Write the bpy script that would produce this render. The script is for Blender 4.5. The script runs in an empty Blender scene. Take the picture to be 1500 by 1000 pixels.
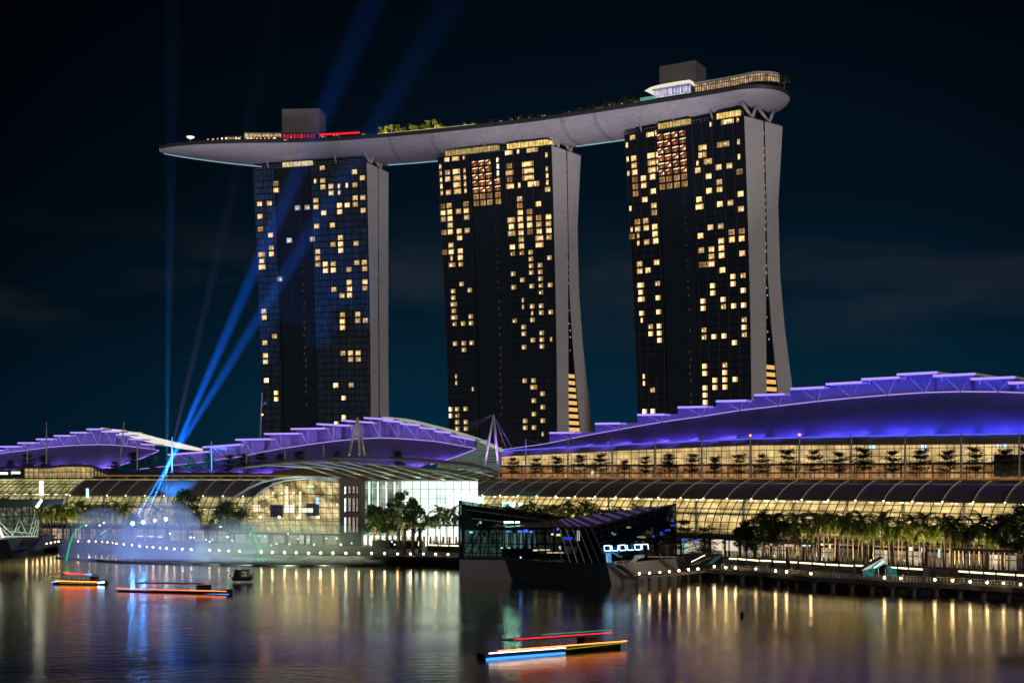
import bpy, bmesh, math, random
from mathutils import Vector as V, Matrix
random.seed(7)
R = math.radians
S = bpy.context.scene
COL = S.collection
F, HY, CAM = 1850.0, 695.0, 25.0        # focal length in photo pixels, horizon row, eye height (m)

# ------------------------------------------------------------------ camera, sky, light, exposure
cd = bpy.data.cameras.new('camera'); cam = bpy.data.objects.new('camera', cd); COL.objects.link(cam)
cam.location = (0, 0, CAM); cam.rotation_euler = (R(90), 0, 0)
cd.sensor_width = 36; cd.lens = 36 * F / 1500; cd.shift_y = (HY - 500) / 1500
cd.clip_start = 1; cd.clip_end = 9000
S.camera = cam
S.view_settings.view_transform = 'Standard'; S.view_settings.look = 'None'
S.view_settings.exposure = 0; S.view_settings.gamma = 1
S.render.engine = 'CYCLES'
cy = S.cycles
cy.use_denoising = True
cy.max_bounces = 5; cy.diffuse_bounces = 2; cy.glossy_bounces = 3; cy.transmission_bounces = 3
cy.transparent_max_bounces = 12; cy.volume_bounces = 0
cy.sample_clamp_indirect = 4; cy.sample_clamp_direct = 0
cy.caustics_reflective = False; cy.caustics_refractive = False

W = bpy.data.worlds.new('World'); S.world = W; W.use_nodes = True
wt = W.node_tree; wn = wt.nodes; wn.clear()
def wnode(t, **k):
    n = wn.new(t)
    for a, b in k.items(): setattr(n, a, b)
    return n
tc = wnode('ShaderNodeTexCoord'); sep = wnode('ShaderNodeSeparateXYZ')
wt.links.new(tc.outputs['Generated'], sep.inputs[0])
def ramp(stops, tree=None):
    r = (tree or wt).nodes.new('ShaderNodeValToRGB'); e = r.color_ramp.elements
    while len(e) > 1: e.remove(e[-1])
    e[0].position = stops[0][0]; e[0].color = (*stops[0][1], 1)
    for p, c in stops[1:]:
        q = e.new(p); q.color = (*c, 1)
    return r
# night sky: city glow hugging the horizon, almost black overhead
base = ramp([(0, (.0014, .025, .055)), (.055, (.0013, .020, .043)), (.12, (.0011, .0120, .0250)), (.21, (.0008, .0066, .0140)), (.34, (.0005, .0038, .0086)), (.6, (.0003, .002, .005)), (1, (.0002, .001, .003))])
wt.links.new(sep.outputs[2], base.inputs[0])
# the glow is strongest over the middle of the town (low, left of centre)
dirn = V((.09, 1, .05)).normalized()
dot = wnode('ShaderNodeVectorMath', operation='DOT_PRODUCT'); dot.inputs[1].default_value = dirn
wt.links.new(tc.outputs['Generated'], dot.inputs[0])
gl = ramp([(0, (.25,)*3), (.85, (.12,)*3), (.89, (.36,)*3), (.93, (.52,)*3), (.975, (.92,)*3)])
# the lit business district behind the camera, low in the sky
bk = ramp([(0, (.075, .085, .105)), (.16, (.055, .065, .085)), (.36, (.012, .018, .026)), (.6, (.0, .0, .0))])
bkd = ramp([(0, (1,)*3), (.35, (1,)*3), (.5, (0,)*3)])
wt.links.new(dot.outputs['Value'], gl.inputs[0])
mul = wnode('ShaderNodeMixRGB', blend_type='MULTIPLY'); mul.inputs[0].default_value = 1
wt.links.new(base.outputs[0], mul.inputs[1]); wt.links.new(gl.outputs[0], mul.inputs[2])
# thin low cloud lit by the town
mp = wnode('ShaderNodeMapping'); mp.inputs['Scale'].default_value = (3.0, 3.0, 13)
nz = wnode('ShaderNodeTexNoise'); nz.inputs['Scale'].default_value = 1.6; nz.inputs['Detail'].default_value = 6
wt.links.new(tc.outputs['Generated'], mp.inputs[0]); wt.links.new(mp.outputs[0], nz.inputs[0])
cl = ramp([(.46, (0, 0, 0)), (.68, (1, 1, 1))]); wt.links.new(nz.outputs[0], cl.inputs[0])
band = ramp([(.09, (0, 0, 0)), (.13, (1, 1, 1)), (.16, (1, 1, 1)), (.20, (0, 0, 0))]); wt.links.new(sep.outputs[2], band.inputs[0])
cm = wnode('ShaderNodeMixRGB', blend_type='MULTIPLY'); cm.inputs[0].default_value = 1
wt.links.new(cl.outputs[0], cm.inputs[1]); wt.links.new(band.outputs[0], cm.inputs[2])
ca = wnode('ShaderNodeMixRGB', blend_type='ADD'); ca.inputs[2].default_value = (.0045, .0042, .0042, 1)
cmul = wnode('ShaderNodeMixRGB', blend_type='MULTIPLY'); cmul.inputs[0].default_value = 1; cmul.inputs[2].default_value = (.0085, .0072, .0072, 1)
wt.links.new(cm.outputs[0], cmul.inputs[1])
ca.inputs[0].default_value = 1
wt.links.new(sep.outputs[2], bk.inputs[0])
half_ = wnode('ShaderNodeMapRange'); half_.inputs[1].default_value = -1; half_.inputs[2].default_value = 1
wt.links.new(sep.outputs[1], half_.inputs[0]); wt.links.new(half_.outputs[0], bkd.inputs[0])
bm_ = wnode('ShaderNodeMixRGB', blend_type='MULTIPLY'); bm_.inputs[0].default_value = 1
wt.links.new(bk.outputs[0], bm_.inputs[1]); wt.links.new(bkd.outputs[0], bm_.inputs[2])
ab_ = wnode('ShaderNodeMixRGB', blend_type='ADD'); ab_.inputs[0].default_value = 1
wt.links.new(mul.outputs[0], ab_.inputs[1]); wt.links.new(bm_.outputs[0], ab_.inputs[2])
wt.links.new(ab_.outputs[0], ca.inputs[1]); wt.links.new(cmul.outputs[0], ca.inputs[2])
bg = wnode('ShaderNodeBackground'); bg.inputs[1].default_value = 1
wo = wnode('ShaderNodeOutputWorld')
wt.links.new(ca.outputs[0], bg.inputs[0]); wt.links.new(bg.outputs[0], wo.inputs[0])

def lamp(name, kind, loc, power, color, aim=None, **k):
    d = bpy.data.lights.new(name, kind); d.energy = power; d.color = color
    for a, b in k.items(): setattr(d, a, b)
    o = bpy.data.objects.new(name, d); COL.objects.link(o); o.location = loc
    if aim is not None: o.rotation_euler = (V(aim) - V(loc)).to_track_quat('-Z', 'Y').to_euler()
    return o
def uplight(name, p, power, color, aim, cone=120, size=.2):
    return lamp(name, 'SPOT', p, power, color, aim=aim, spot_size=R(cone), spot_blend=.6, shadow_soft_size=size)
# one weak warm sun lamp: the glow of the business district behind and to the right of the camera
lamp('city_glow', 'SUN', (47, -88, 36), .60, (1, .92, .87), aim=(0, 0, 26), angle=R(10))

# ------------------------------------------------------------------ helpers
def at(px, py, Y): return V(((px - 750) * Y / F, Y, CAM - (py - HY) * Y / F))
class Frame:
    """a plan frame: s along the quay, t inland; pt() reads a measured photo row/column at inland distance t"""
    def __init__(f, O, u):
        f.O = V(O); f.u = V(u).normalized(); f.n = V((-f.u.y, f.u.x))
    def s(f, px, t):
        r = (px - 750) / F; b = f.O + f.n * t
        return (b.x - r * b.y) / (r * f.u.y - f.u.x)
    def w(f, s, t, z):
        p = f.O + f.u * s + f.n * t; return V((p.x, p.y, z))
    def pt(f, px, t, py=None, z=None):
        p = f.w(f.s(px, t), t, 0)
        p.z = z if z is not None else CAM - (py - HY) * p.y / F
        return p
RF = Frame((56.4, 298), (.757, -.653))      # right wing of the mall
MF = Frame((-58, 364), (.955, -.298))       # middle wing

class MB:
    def __init__(m): m.v = []; m.f = []; m.mi = []; m.uv = {}
    def face(m, pts, mi=0, uv=None):
        b = len(m.v); m.v += [tuple(p) for p in pts]; m.f.append(tuple(range(b, b + len(pts)))); m.mi.append(mi)
        if uv: m.uv[len(m.f) - 1] = uv
        return m
    def box(m, c, s, rz=0, mi=0):
        c = V(c); h = V(s) / 2; M = Matrix.Rotation(rz, 3, 'Z'); b = len(m.v)
        for z in (-1, 1):
            for x, y in ((-1, -1), (1, -1), (1, 1), (-1, 1)):
                m.v.append(tuple(c + M @ V((x * h.x, y * h.y, z * h.z))))
        m._hex(b, mi); return m
    def _hex(m, b, mi):
        for q in ((3, 2, 1, 0), (4, 5, 6, 7), (0, 1, 5, 4), (1, 2, 6, 5), (2, 3, 7, 6), (3, 0, 4, 7)):
            m.f.append(tuple(b + i for i in q)); m.mi.append(mi)
    def hexa(m, p8, mi=0):
        b = len(m.v); m.v += [tuple(p) for p in p8]; m._hex(b, mi); return m
    def prism(m, pts, d, mi=0):
        """polygon pts extruded by vector d"""
        b = len(m.v); n = len(pts); d = V(d)
        m.v += [tuple(p) for p in pts] + [tuple(V(p) + d) for p in pts]
        m.f.append(tuple(range(b, b + n))[::-1]); m.mi.append(mi)
        m.f.append(tuple(range(b + n, b + 2 * n))); m.mi.append(mi)
        for i in range(n):
            j = (i + 1) % n; m.f.append((b + i, b + j, b + n + j, b + n + i)); m.mi.append(mi)
        return m
    def bar(m, a, b_, w, h=None, mi=0, up=(0, 0, 1)):
        a = V(a); b_ = V(b_); h = h or w; d = (b_ - a)
        if d.length < 1e-6: return m
        d.normalize(); u = V(up)
        if abs(d.dot(u)) > .98: u = V((1, 0, 0))
        x = d.cross(u).normalized(); y = x.cross(d).normalized(); b = len(m.v)
        for p in (a, b_):
            for sx, sy in ((-1, -1), (1, -1), (1, 1), (-1, 1)):
                m.v.append(tuple(p + x * sx * w / 2 + y * sy * h / 2))
        m._hex(b, mi); return m
    def tube(m, pts, r, n=6, mi=0, cap=True):
        pts = [V(p) for p in pts]; rr = r if isinstance(r, (list, tuple)) else [r] * len(pts)
        b = len(m.v); N = len(pts); px = None
        for i, p in enumerate(pts):
            d = (pts[min(i + 1, N - 1)] - pts[max(i - 1, 0)]).normalized()
            if px is None:
                px = d.cross(V((0, 0, 1)) if abs(d.z) < .95 else V((1, 0, 0))).normalized()
            px = (px - d * px.dot(d)).normalized(); y = d.cross(px)
            for k in range(n):
                a = 2 * math.pi * k / n
                m.v.append(tuple(p + (px * math.cos(a) + y * math.sin(a)) * rr[i]))
        for i in range(N - 1):
            for k in range(n):
                j = (k + 1) % n
                m.f.append((b + i * n + k, b + i * n + j, b + (i + 1) * n + j, b + (i + 1) * n + k)); m.mi.append(mi)
        if cap:
            m.f.append(tuple(b + k for k in range(n))[::-1]); m.mi.append(mi)
            m.f.append(tuple(b + (N - 1) * n + k for k in range(n))); m.mi.append(mi)
        return m
    def ball(m, c, r, n=8, k=5, mi=0, sz=1.0):
        c = V(c); b = len(m.v)
        m.v.append(tuple(c + V((0, 0, -r * sz))))
        for i in range(1, k):
            a = -math.pi / 2 + math.pi * i / k
            for j in range(n):
                t = 2 * math.pi * j / n
                m.v.append(tuple(c + V((r * math.cos(a) * math.cos(t), r * math.cos(a) * math.sin(t), r * sz * math.sin(a)))))
        m.v.append(tuple(c + V((0, 0, r * sz)))); top = len(m.v) - 1
        for j in range(n):
            q = (j + 1) % n
            m.f.append((b, b + 1 + q, b + 1 + j)); m.mi.append(mi)
            for i in range(k - 2):
                x = b + 1 + i * n; m.f.append((x + j, x + q, x + n + q, x + n + j)); m.mi.append(mi)
            x = b + 1 + (k - 2) * n; m.f.append((x + j, x + q, top)); m.mi.append(mi)
        return m
    def grid(m, rows, mi=0, uv=None):
        """rows of points; uv in metres measured along the sheet unless given"""
        b = len(m.v); n = len(rows[0])
        U = []; vv = 0
        for i, r in enumerate(rows):
            if i: vv += (V(r[n // 2]) - V(rows[i - 1][n // 2])).length
            uu = 0; L = []
            for j, p in enumerate(r):
                if j: uu += (V(p) - V(r[j - 1])).length
                L.append((uu, vv)); m.v.append(tuple(p))
            U.append(L)
        for i in range(len(rows) - 1):
            for j in range(n - 1):
                m.f.append((b + i * n + j, b + i * n + j + 1, b + (i + 1) * n + j + 1, b + (i + 1) * n + j)); m.mi.append(mi)
                m.uv[len(m.f) - 1] = [U[i][j], U[i][j + 1], U[i + 1][j + 1], U[i + 1][j]]
        return m
    def quad(m, a, b, c, d, mi=0): return m.grid([[a, b], [d, c]], mi)
    def data(m, name, mats, smooth=False):
        me = bpy.data.meshes.new(name); me.from_pydata(m.v, [], m.f)
        for mt in (mats if isinstance(mats, (list, tuple)) else [mats]): me.materials.append(mt)
        if m.uv:
            l = me.uv_layers.new(name='UVMap').data
            for p in me.polygons:
                u = m.uv.get(p.index)
                if u:
                    for k, li in enumerate(p.loop_indices): l[li].uv = u[k]
        for p, i in zip(me.polygons, m.mi): p.material_index = i; p.use_smooth = smooth
        me.validate(); me.update()
        return me
    def build(m, name, mats, parent=None, smooth=False, solid=0):
        o = bpy.data.objects.new(name, m.data(name, mats, smooth)); COL.objects.link(o)
        if solid:
            md = o.modifiers.new('thickness', 'SOLIDIFY'); md.thickness = solid; md.offset = 0
        if parent is not None: adopt(o, parent)
        return o
base_of = {}
def adopt(o, parent):
    o.parent = parent
    if parent.type == 'EMPTY': o.matrix_parent_inverse = Matrix.Translation(-base_of.get(parent.name, V((0, 0, 0))))
def tag(o, label=None, cat=None, group=None, kind=None):
    if label: o['label'] = label
    if cat: o['category'] = cat
    if group: o['group'] = group
    if kind: o['kind'] = kind
    return o
def thing(name, label, cat, loc=(0, 0, 0), group=None):
    o = bpy.data.objects.new(name, None); COL.objects.link(o); o.location = loc
    base_of[o.name] = V(loc); o.empty_display_size = .5
    return tag(o, label, cat, group)
def copy_tree(o, loc, rz=0, sc=1, label=None, group=None, sz=None):
    c = o.copy(); COL.objects.link(c); c.location = loc; c.rotation_euler = (0, 0, rz); c.scale = (sc, sc, sz or sc)
    if label: c['label'] = label
    if group: c['group'] = group
    for k in o.children:
        d = k.copy(); COL.objects.link(d); d.parent = c
        for g in k.children:
            e = g.copy(); COL.objects.link(e); e.parent = d
    return c
def smooth_line(pts, x):
    """piecewise linear y(x) through sorted (x, y) pairs"""
    if x <= pts[0][0]:
        (a, b), (c, d) = pts[0], pts[1]
    elif x >= pts[-1][0]:
        (a, b), (c, d) = pts[-2], pts[-1]
    else:
        for (a, b), (c, d) in zip(pts, pts[1:]):
            if a <= x <= c: break
    return b + (d - b) * (x - a) / (c - a)
_one = 'first second third fourth fifth sixth seventh eighth ninth tenth eleventh twelfth thirteenth fourteenth fifteenth sixteenth seventeenth eighteenth nineteenth'.split()
_ten = ['', '', 'twent', 'thirt', 'fort', 'fift', 'sixt', 'sevent', 'eight', 'ninet']
def nth(i):
    n = i + 1
    if n < 20: return _one[n - 1]
    if n % 10 == 0: return _ten[n // 10] + 'ieth'
    return _ten[n // 10] + 'y-' + _one[n % 10 - 1]

# ------------------------------------------------------------------ materials
def mat(name, col, rough=.6, metal=0, var=.25, scale=.6, bump=0, spec=.5, coat=0):
    m = bpy.data.materials.new(name); m.use_nodes = True; t = m.node_tree; b = t.nodes['Principled BSDF']
    b.inputs['Roughness'].default_value = rough; b.inputs['Metallic'].default_value = metal
    b.inputs['Specular IOR Level'].default_value = spec
    if var:
        n = t.nodes.new('ShaderNodeTexNoise'); n.inputs['Scale'].default_value = scale; n.inputs['Detail'].default_value = 5
        c = t.nodes.new('ShaderNodeTexCoord'); t.links.new(c.outputs['Object'], n.inputs[0])
        r = ramp([(.3, tuple(x * (1 - var) for x in col)), (.7, tuple(min(1, x * (1 + var)) for x in col))], t)
        t.links.new(n.outputs[0], r.inputs[0]); t.links.new(r.outputs[0], b.inputs['Base Color'])
        if bump:
            k = t.nodes.new('ShaderNodeBump'); k.inputs['Strength'].default_value = bump; k.inputs['Distance'].default_value = .1
            t.links.new(n.outputs[0], k.inputs['Height']); t.links.new(k.outputs[0], b.inputs['Normal'])
    else: b.inputs['Base Color'].default_value = (*col, 1)
    return m
def emit(name, col, strength=1, sample=True, rnd=0):
    m = bpy.data.materials.new(name); m.use_nodes = True; t = m.node_tree; t.nodes.clear()
    e = t.nodes.new('ShaderNodeEmission'); e.inputs[0].default_value = (*col, 1); e.inputs[1].default_value = strength
    o = t.nodes.new('ShaderNodeOutputMaterial'); t.links.new(e.outputs[0], o.inputs[0])
    if rnd:
        i = t.nodes.new('ShaderNodeObjectInfo'); mr = t.nodes.new('ShaderNodeMapRange')
        mr.inputs[3].default_value = strength * (1 - rnd); mr.inputs[4].default_value = strength * (1 + rnd)
        t.links.new(i.outputs['Random'], mr.inputs[0]); t.links.new(mr.outputs[0], e.inputs[1])
    m.cycles.emission_sampling = 'AUTO' if sample else 'NONE'
    return m
def interior(name, c1, c2, dark, strength, bw=5.0, bh=3.0, mortar=.12, vary=.8, sample=True, nscale=.16):
    """a lit room seen through glass: bays of differing brightness, dark floor edges, patches of furniture and shopfront"""
    m = bpy.data.materials.new(name); m.use_nodes = True; t = m.node_tree; t.nodes.clear(); L = t.links
    uv = t.nodes.new('ShaderNodeUVMap')
    br = t.nodes.new('ShaderNodeTexBrick'); br.offset = 0; br.inputs['Scale'].default_value = 1
    br.inputs['Color1'].default_value = (*c1, 1); br.inputs['Color2'].default_value = (*c2, 1); br.inputs['Mortar'].default_value = (*dark, 1)
    br.inputs['Mortar Size'].default_value = mortar; br.inputs['Brick Width'].default_value = bw; br.inputs['Row Height'].default_value = bh
    L.new(uv.outputs[0], br.inputs[0])
    n = t.nodes.new('ShaderNodeTexNoise'); n.inputs['Scale'].default_value = nscale; n.inputs['Detail'].default_value = 4; L.new(uv.outputs[0], n.inputs[0])
    r = ramp([(.28, (1 - vary,) * 3), (.5, (.85,) * 3), (.72, (1.35,) * 3)], t); L.new(n.outputs[0], r.inputs[0])
    r2 = t.nodes.new('ShaderNodeTexBrick'); r2.offset = .37; r2.inputs['Scale'].default_value = 1; r2.inputs['Brick Width'].default_value = bw * .31; r2.inputs['Row Height'].default_value = bh * .46
    r2.inputs['Color1'].default_value = (1.2, 1.2, 1.2, 1); r2.inputs['Color2'].default_value = (.5, .48, .45, 1); r2.inputs['Mortar'].default_value = (.95, .95, .95, 1); r2.inputs['Mortar Size'].default_value = .06; r2.inputs['Mortar Smooth'].default_value = .6
    L.new(uv.outputs[0], r2.inputs[0])
    a = t.nodes.new('ShaderNodeMixRGB'); a.blend_type = 'MULTIPLY'; a.inputs[0].default_value = 1
    b = t.nodes.new('ShaderNodeMixRGB'); b.blend_type = 'MULTIPLY'; b.inputs[0].default_value = vary
    L.new(br.outputs[0], a.inputs[1]); L.new(r.outputs[0], a.inputs[2]); L.new(a.outputs[0], b.inputs[1]); L.new(r2.outputs[0], b.inputs[2])
    e = t.nodes.new('ShaderNodeEmission'); e.inputs[1].default_value = strength; L.new(b.outputs[0], e.inputs[0])
    o = t.nodes.new('ShaderNodeOutputMaterial'); L.new(e.outputs[0], o.inputs[0])
    m.cycles.emission_sampling = 'AUTO' if sample else 'NONE'
    return m
def glass(name, tint, gloss=.2, rough=.04, body=None):
    """thin pane: mostly see-through, mirror-like at a slant"""
    m = bpy.data.materials.new(name); m.use_nodes = True; t = m.node_tree; t.nodes.clear(); L = t.links
    tr = t.nodes.new('ShaderNodeBsdfTransparent'); tr.inputs[0].default_value = (*tint, 1)
    g = t.nodes.new('ShaderNodeBsdfGlossy'); g.inputs['Roughness'].default_value = rough; g.inputs[0].default_value = (.9, .95, 1, 1)
    f = t.nodes.new('ShaderNodeLayerWeight'); f.inputs[0].default_value = .5
    pw = t.nodes.new('ShaderNodeMath'); pw.operation = 'POWER'; pw.inputs[1].default_value = 5; L.new(f.outputs['Facing'], pw.inputs[0])
    ma = t.nodes.new('ShaderNodeMath'); ma.operation = 'MULTIPLY_ADD'; ma.inputs[1].default_value = .92; ma.inputs[2].default_value = .045; L.new(pw.outputs[0], ma.inputs[0])
    mx = t.nodes.new('ShaderNodeMixShader'); L.new(ma.outputs[0], mx.inputs[0]); L.new(tr.outputs[0], mx.inputs[1]); L.new(g.outputs[0], mx.inputs[2])
    o = t.nodes.new('ShaderNodeOutputMaterial'); L.new(mx.outputs[0], o.inputs[0])
    return m
def facade_glass(name, c1, c2, mort, bw, bh, rough=.12, msize=.12):
    m = bpy.data.materials.new(name); m.use_nodes = True; t = m.node_tree; b = t.nodes['Principled BSDF']; L = t.links
    uv = t.nodes.new('ShaderNodeUVMap'); br = t.nodes.new('ShaderNodeTexBrick'); br.offset = 0
    br.inputs['Scale'].default_value = 1; br.inputs['Brick Width'].default_value = bw; br.inputs['Row Height'].default_value = bh
    br.inputs['Mortar Size'].default_value = msize; br.inputs['Bias'].default_value = -.2
    br.inputs['Color1'].default_value = (*c1, 1); br.inputs['Color2'].default_value = (*c2, 1); br.inputs['Mortar'].default_value = (*mort, 1)
    L.new(uv.outputs[0], br.inputs[0]); L.new(br.outputs[0], b.inputs['Base Color'])
    b.inputs['Roughness'].default_value = rough; b.inputs['Specular IOR Level'].default_value = .6
    return m
def panelled(name, col, bw, bh, rough=.5, msize=.06, dark=.55, var=.12, metal=0):
    """cladding: panels with fine joints and slight tone differences"""
    m = facade_glass(name, tuple(x * (1 - var) for x in col), tuple(x * (1 + var) for x in col), tuple(x * dark for x in col), bw, bh, rough, msize)
    b = m.node_tree.nodes['Principled BSDF']; b.inputs['Metallic'].default_value = metal; b.inputs['Specular IOR Level'].default_value = .35
    br = [n for n in m.node_tree.nodes if n.type == 'TEX_BRICK'][0]; br.offset = .5
    return m

M = {}
M['conc'] = panelled('pale_cladding', (.60, .57, .55), 6, 1.7, .6, .06, .74, .05)
M['hull'] = panelled('hull_cladding', (.52, .50, .53), 3.4, 1.6, .38, .06, .58, .09, 0)
M['bluelitglass'] = facade_glass('blue_lit_glass', (.022, .040, .060), (.050, .085, .115), (.006, .009, .013), 1.5, 3.35, .16, .16)  # left tower's lighter, bluer glass: the show's blue light put into its colour
M['coreglass'] = facade_glass('core_glass', (.004, .007, .011), (.008, .014, .020), (.009, .012, .015), 1.1, 26, .2, .10)
M['dark'] = mat('dark_metal', (.012, .012, .014), .5, .3)
M['darkgrey'] = mat('dark_grey_metal', (.05, .05, .055), .5, .2)
M['black'] = mat('black_paint', (.006, .006, .007), .35)
M['steel'] = mat('pale_steel', (.42, .40, .38), .45, .1)
M['white'] = mat('white_paint', (.7, .7, .7), .5)
M['stone'] = mat('promenade_stone', (.13, .11, .09), .8, 0, .3, .3)
M['quay'] = mat('quay_concrete', (.055, .05, .046), .8, 0, .4, .5, .3)
M['plinth'] = panelled('plinth_concrete', (.30, .28, .27), 5, 1.8, .7, .05, .7)
M['roofdark'] = panelled('roof_sheet', (.17, .15, .14), 7.4, 1.15, .42, .07, .55, .14)
M['fabric'] = mat('roof_membrane', (.115, .11, .13), .55, 0, .14, .12)
M['fascia'] = panelled('fascia_panels', (.20, .20, .23), 1.3, 30, .55, .06, .7, .1)
M['brown'] = panelled('brown_stone', (.16, .095, .07), 3, 1.4, .6)
M['trunk'] = mat('bark', (.16, .12, .09), .9, 0, .35, 3)
M['palmtrunk'] = mat('palm_bark', (.17, .115, .09), .85, 0, .3, 4)
M['leafpalm'] = mat('palm_leaf', (.085, .115, .014), .5, 0, .5, 2.0)
M['leafdark'] = mat('dark_leaf', (.04, .075, .02), .6, 0, .5, 1.2)
M['leafterrace'] = mat('terrace_leaf', (.045, .06, .02), .6, 0, .45, 1.5)
M['leaflit'] = mat('lit_leaf', (.075, .125, .028), .55, 0, .5, 1.2)  # lighter leaf copy for the uplit trees, their light put into the colour
M['hedge'] = mat('hedge_leaf', (.05, .09, .015), .6, 0, .5, 1.5)
M['soil'] = mat('soil', (.03, .022, .015), .9)
M['warmlamp'] = emit('warm_lamp', (1, .72, .36), 30, True, .6)
M['bead'] = emit('rib_bead', (1, .86, .62), 1.6, False)
M['led_violet'] = emit('violet_led', (.42, .30, 1), 1.2, False)
M['led_blue'] = emit('blue_led', (.09, .13, 1), 1.2, False)
M['led_white'] = emit('white_led', (1, .96, .9), 1.9, False)
M['bench'] = emit('bench_strip', (1, .82, .5), 2.6)
M['cyanrim'] = emit('cyan_strip', (.45, .85, 1), .55, False)
M['red'] = emit('red_lamp', (1, .12, .06), 12, False)
M['amber'] = emit('amber_lamp', (1, .30, .05), 3, False)
# ------------------------------------------------------------------ water, land
def water_mat():
    m = bpy.data.materials.new('bay_water'); m.use_nodes = True; t = m.node_tree; L = t.links; t.nodes.clear()
    g = t.nodes.new('ShaderNodeNewGeometry')
    mp = t.nodes.new('ShaderNodeMapping'); mp.inputs['Scale'].default_value = (.55, 1.0, 1); L.new(g.outputs['Position'], mp.inputs[0])
    n1 = t.nodes.new('ShaderNodeTexNoise'); n1.inputs['Scale'].default_value = .6; n1.inputs['Detail'].default_value = 6; n1.inputs['Roughness'].default_value = .6
    L.new(mp.outputs[0], n1.inputs[0])
    n2 = t.nodes.new('ShaderNodeTexNoise'); n2.inputs['Scale'].default_value = .035; n2.inputs['Detail'].default_value = 4
    mp2 = t.nodes.new('ShaderNodeMapping'); mp2.inputs['Scale'].default_value = (.45, 1.3, 1); L.new(g.outputs['Position'], mp2.inputs[0]); L.new(mp2.outputs[0], n2.inputs[0])
    r = ramp([(.36, (.2,) * 3), (.62, (1,) * 3)], t); L.new(n2.outputs[0], r.inputs[0])
    ml = t.nodes.new('ShaderNodeMath'); ml.operation = 'MULTIPLY'; L.new(r.outputs[0], ml.inputs[0]); ml.inputs[1].default_value = .17
    bp = t.nodes.new('ShaderNodeBump'); bp.inputs['Distance'].default_value = .5
    L.new(ml.outputs[0], bp.inputs['Strength']); L.new(n1.outputs[0], bp.inputs['Height'])
    rr = t.nodes.new('ShaderNodeMapRange'); rr.inputs[3].default_value = .10; rr.inputs[4].default_value = .165; L.new(n2.outputs[0], rr.inputs[0])
    gl_ = t.nodes.new('ShaderNodeBsdfGlossy'); gl_.inputs[0].default_value = (1, .93, .80, 1); L.new(rr.outputs[0], gl_.inputs['Roughness']); L.new(bp.outputs[0], gl_.inputs['Normal'])
    df = t.nodes.new('ShaderNodeBsdfDiffuse'); df.inputs[0].default_value = (.002, .003, .004, 1)
    lw = t.nodes.new('ShaderNodeLayerWeight'); lw.inputs[0].default_value = .5
    pw = t.nodes.new('ShaderNodeMath'); pw.operation = 'POWER'; pw.inputs[1].default_value = 4.0; L.new(lw.outputs['Facing'], pw.inputs[0])
    ma = t.nodes.new('ShaderNodeMath'); ma.operation = 'MULTIPLY_ADD'; ma.inputs[1].default_value = 1.3; ma.inputs[2].default_value = .02; L.new(pw.outputs[0], ma.inputs[0])
    mx = t.nodes.new('ShaderNodeMixShader'); L.new(ma.outputs[0], mx.inputs[0]); L.new(df.outputs[0], mx.inputs[1]); L.new(gl_.outputs[0], mx.inputs[2])
    o = t.nodes.new('ShaderNodeOutputMaterial'); L.new(mx.outputs[0], o.inputs[0])
    return m
tag(MB().quad((-2500, -300, 0), (2500, -300, 0), (2500, 600, 0), (-2500, 600, 0)).build('water', water_mat()), kind='structure')

DK = 2.6                                            # promenade deck level
edge_px = [(-400, 806), (-150, 800), (37, 798), (84, 793), (113, 792.6), (156, 794), (198, 799), (250, 803.4), (306, 805.7), (382, 808), (487, 810), (601, 811), (656, 812),
           (1047, 829.5), (1108, 833), (1189, 840), (1297, 846), (1397, 850), (1497, 856), (1750, 868)]
edge = []
for px, py in edge_px:
    Y = F * (CAM - 3.2) / (py - HY) - .8; edge.append(V(((px - 750) * Y / F, Y)))
far = [V((p.x * 5, 2600)) for p in edge]
mb = MB()
mb.grid([[(p.x, p.y, DK) for p in edge], [(p.x * 1.02, p.y + 9, DK) for p in edge]])
tag(mb.build('promenade', panelled('promenade_paving', (.12, .10, .085), 2.5, 2.5, .75)), kind='structure')
mb = MB(); mb.grid([[(p.x * 1.02, p.y + 9, DK - .01) for p in edge], [(p.x, p.y, DK - .01) for p in far]])
tag(mb.build('ground', M['stone']), kind='structure')
mb = MB()
for a, b in zip(edge, edge[1:]):
    n = V(((b - a).y, -(b - a).x)).normalized()
    mb.hexa([(a.x, a.y, DK - 1.0), (b.x, b.y, DK - 1.0), (b.x - n.x, b.y - n.y, DK - 1.0), (a.x - n.x, a.y - n.y, DK - 1.0),
             (a.x, a.y, DK - .004), (b.x, b.y, DK - .004), (b.x - n.x, b.y - n.y, DK - .004), (a.x - n.x, a.y - n.y, DK - .004)])
    k = 4.5 * (-n)
    mb.quad((a.x + k.x, a.y + k.y, -1), (b.x + k.x, b.y + k.y, -1), (b.x + k.x, b.y + k.y, DK - .5), (a.x + k.x, a.y + k.y, DK - .5))
tag(mb.build('quay_wall', M['quay']), kind='structure')
def edge_point(px):
    for a, b, pa, pb in zip(edge, edge[1:], edge_px, edge_px[1:]):
        if pa[0] <= px <= pb[0]:
            r = (px - 750) / F; d = b - a
            k = (a.x - r * a.y) / (r * d.y - d.x); p = a + d * k
            return p, d.normalized()
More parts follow.
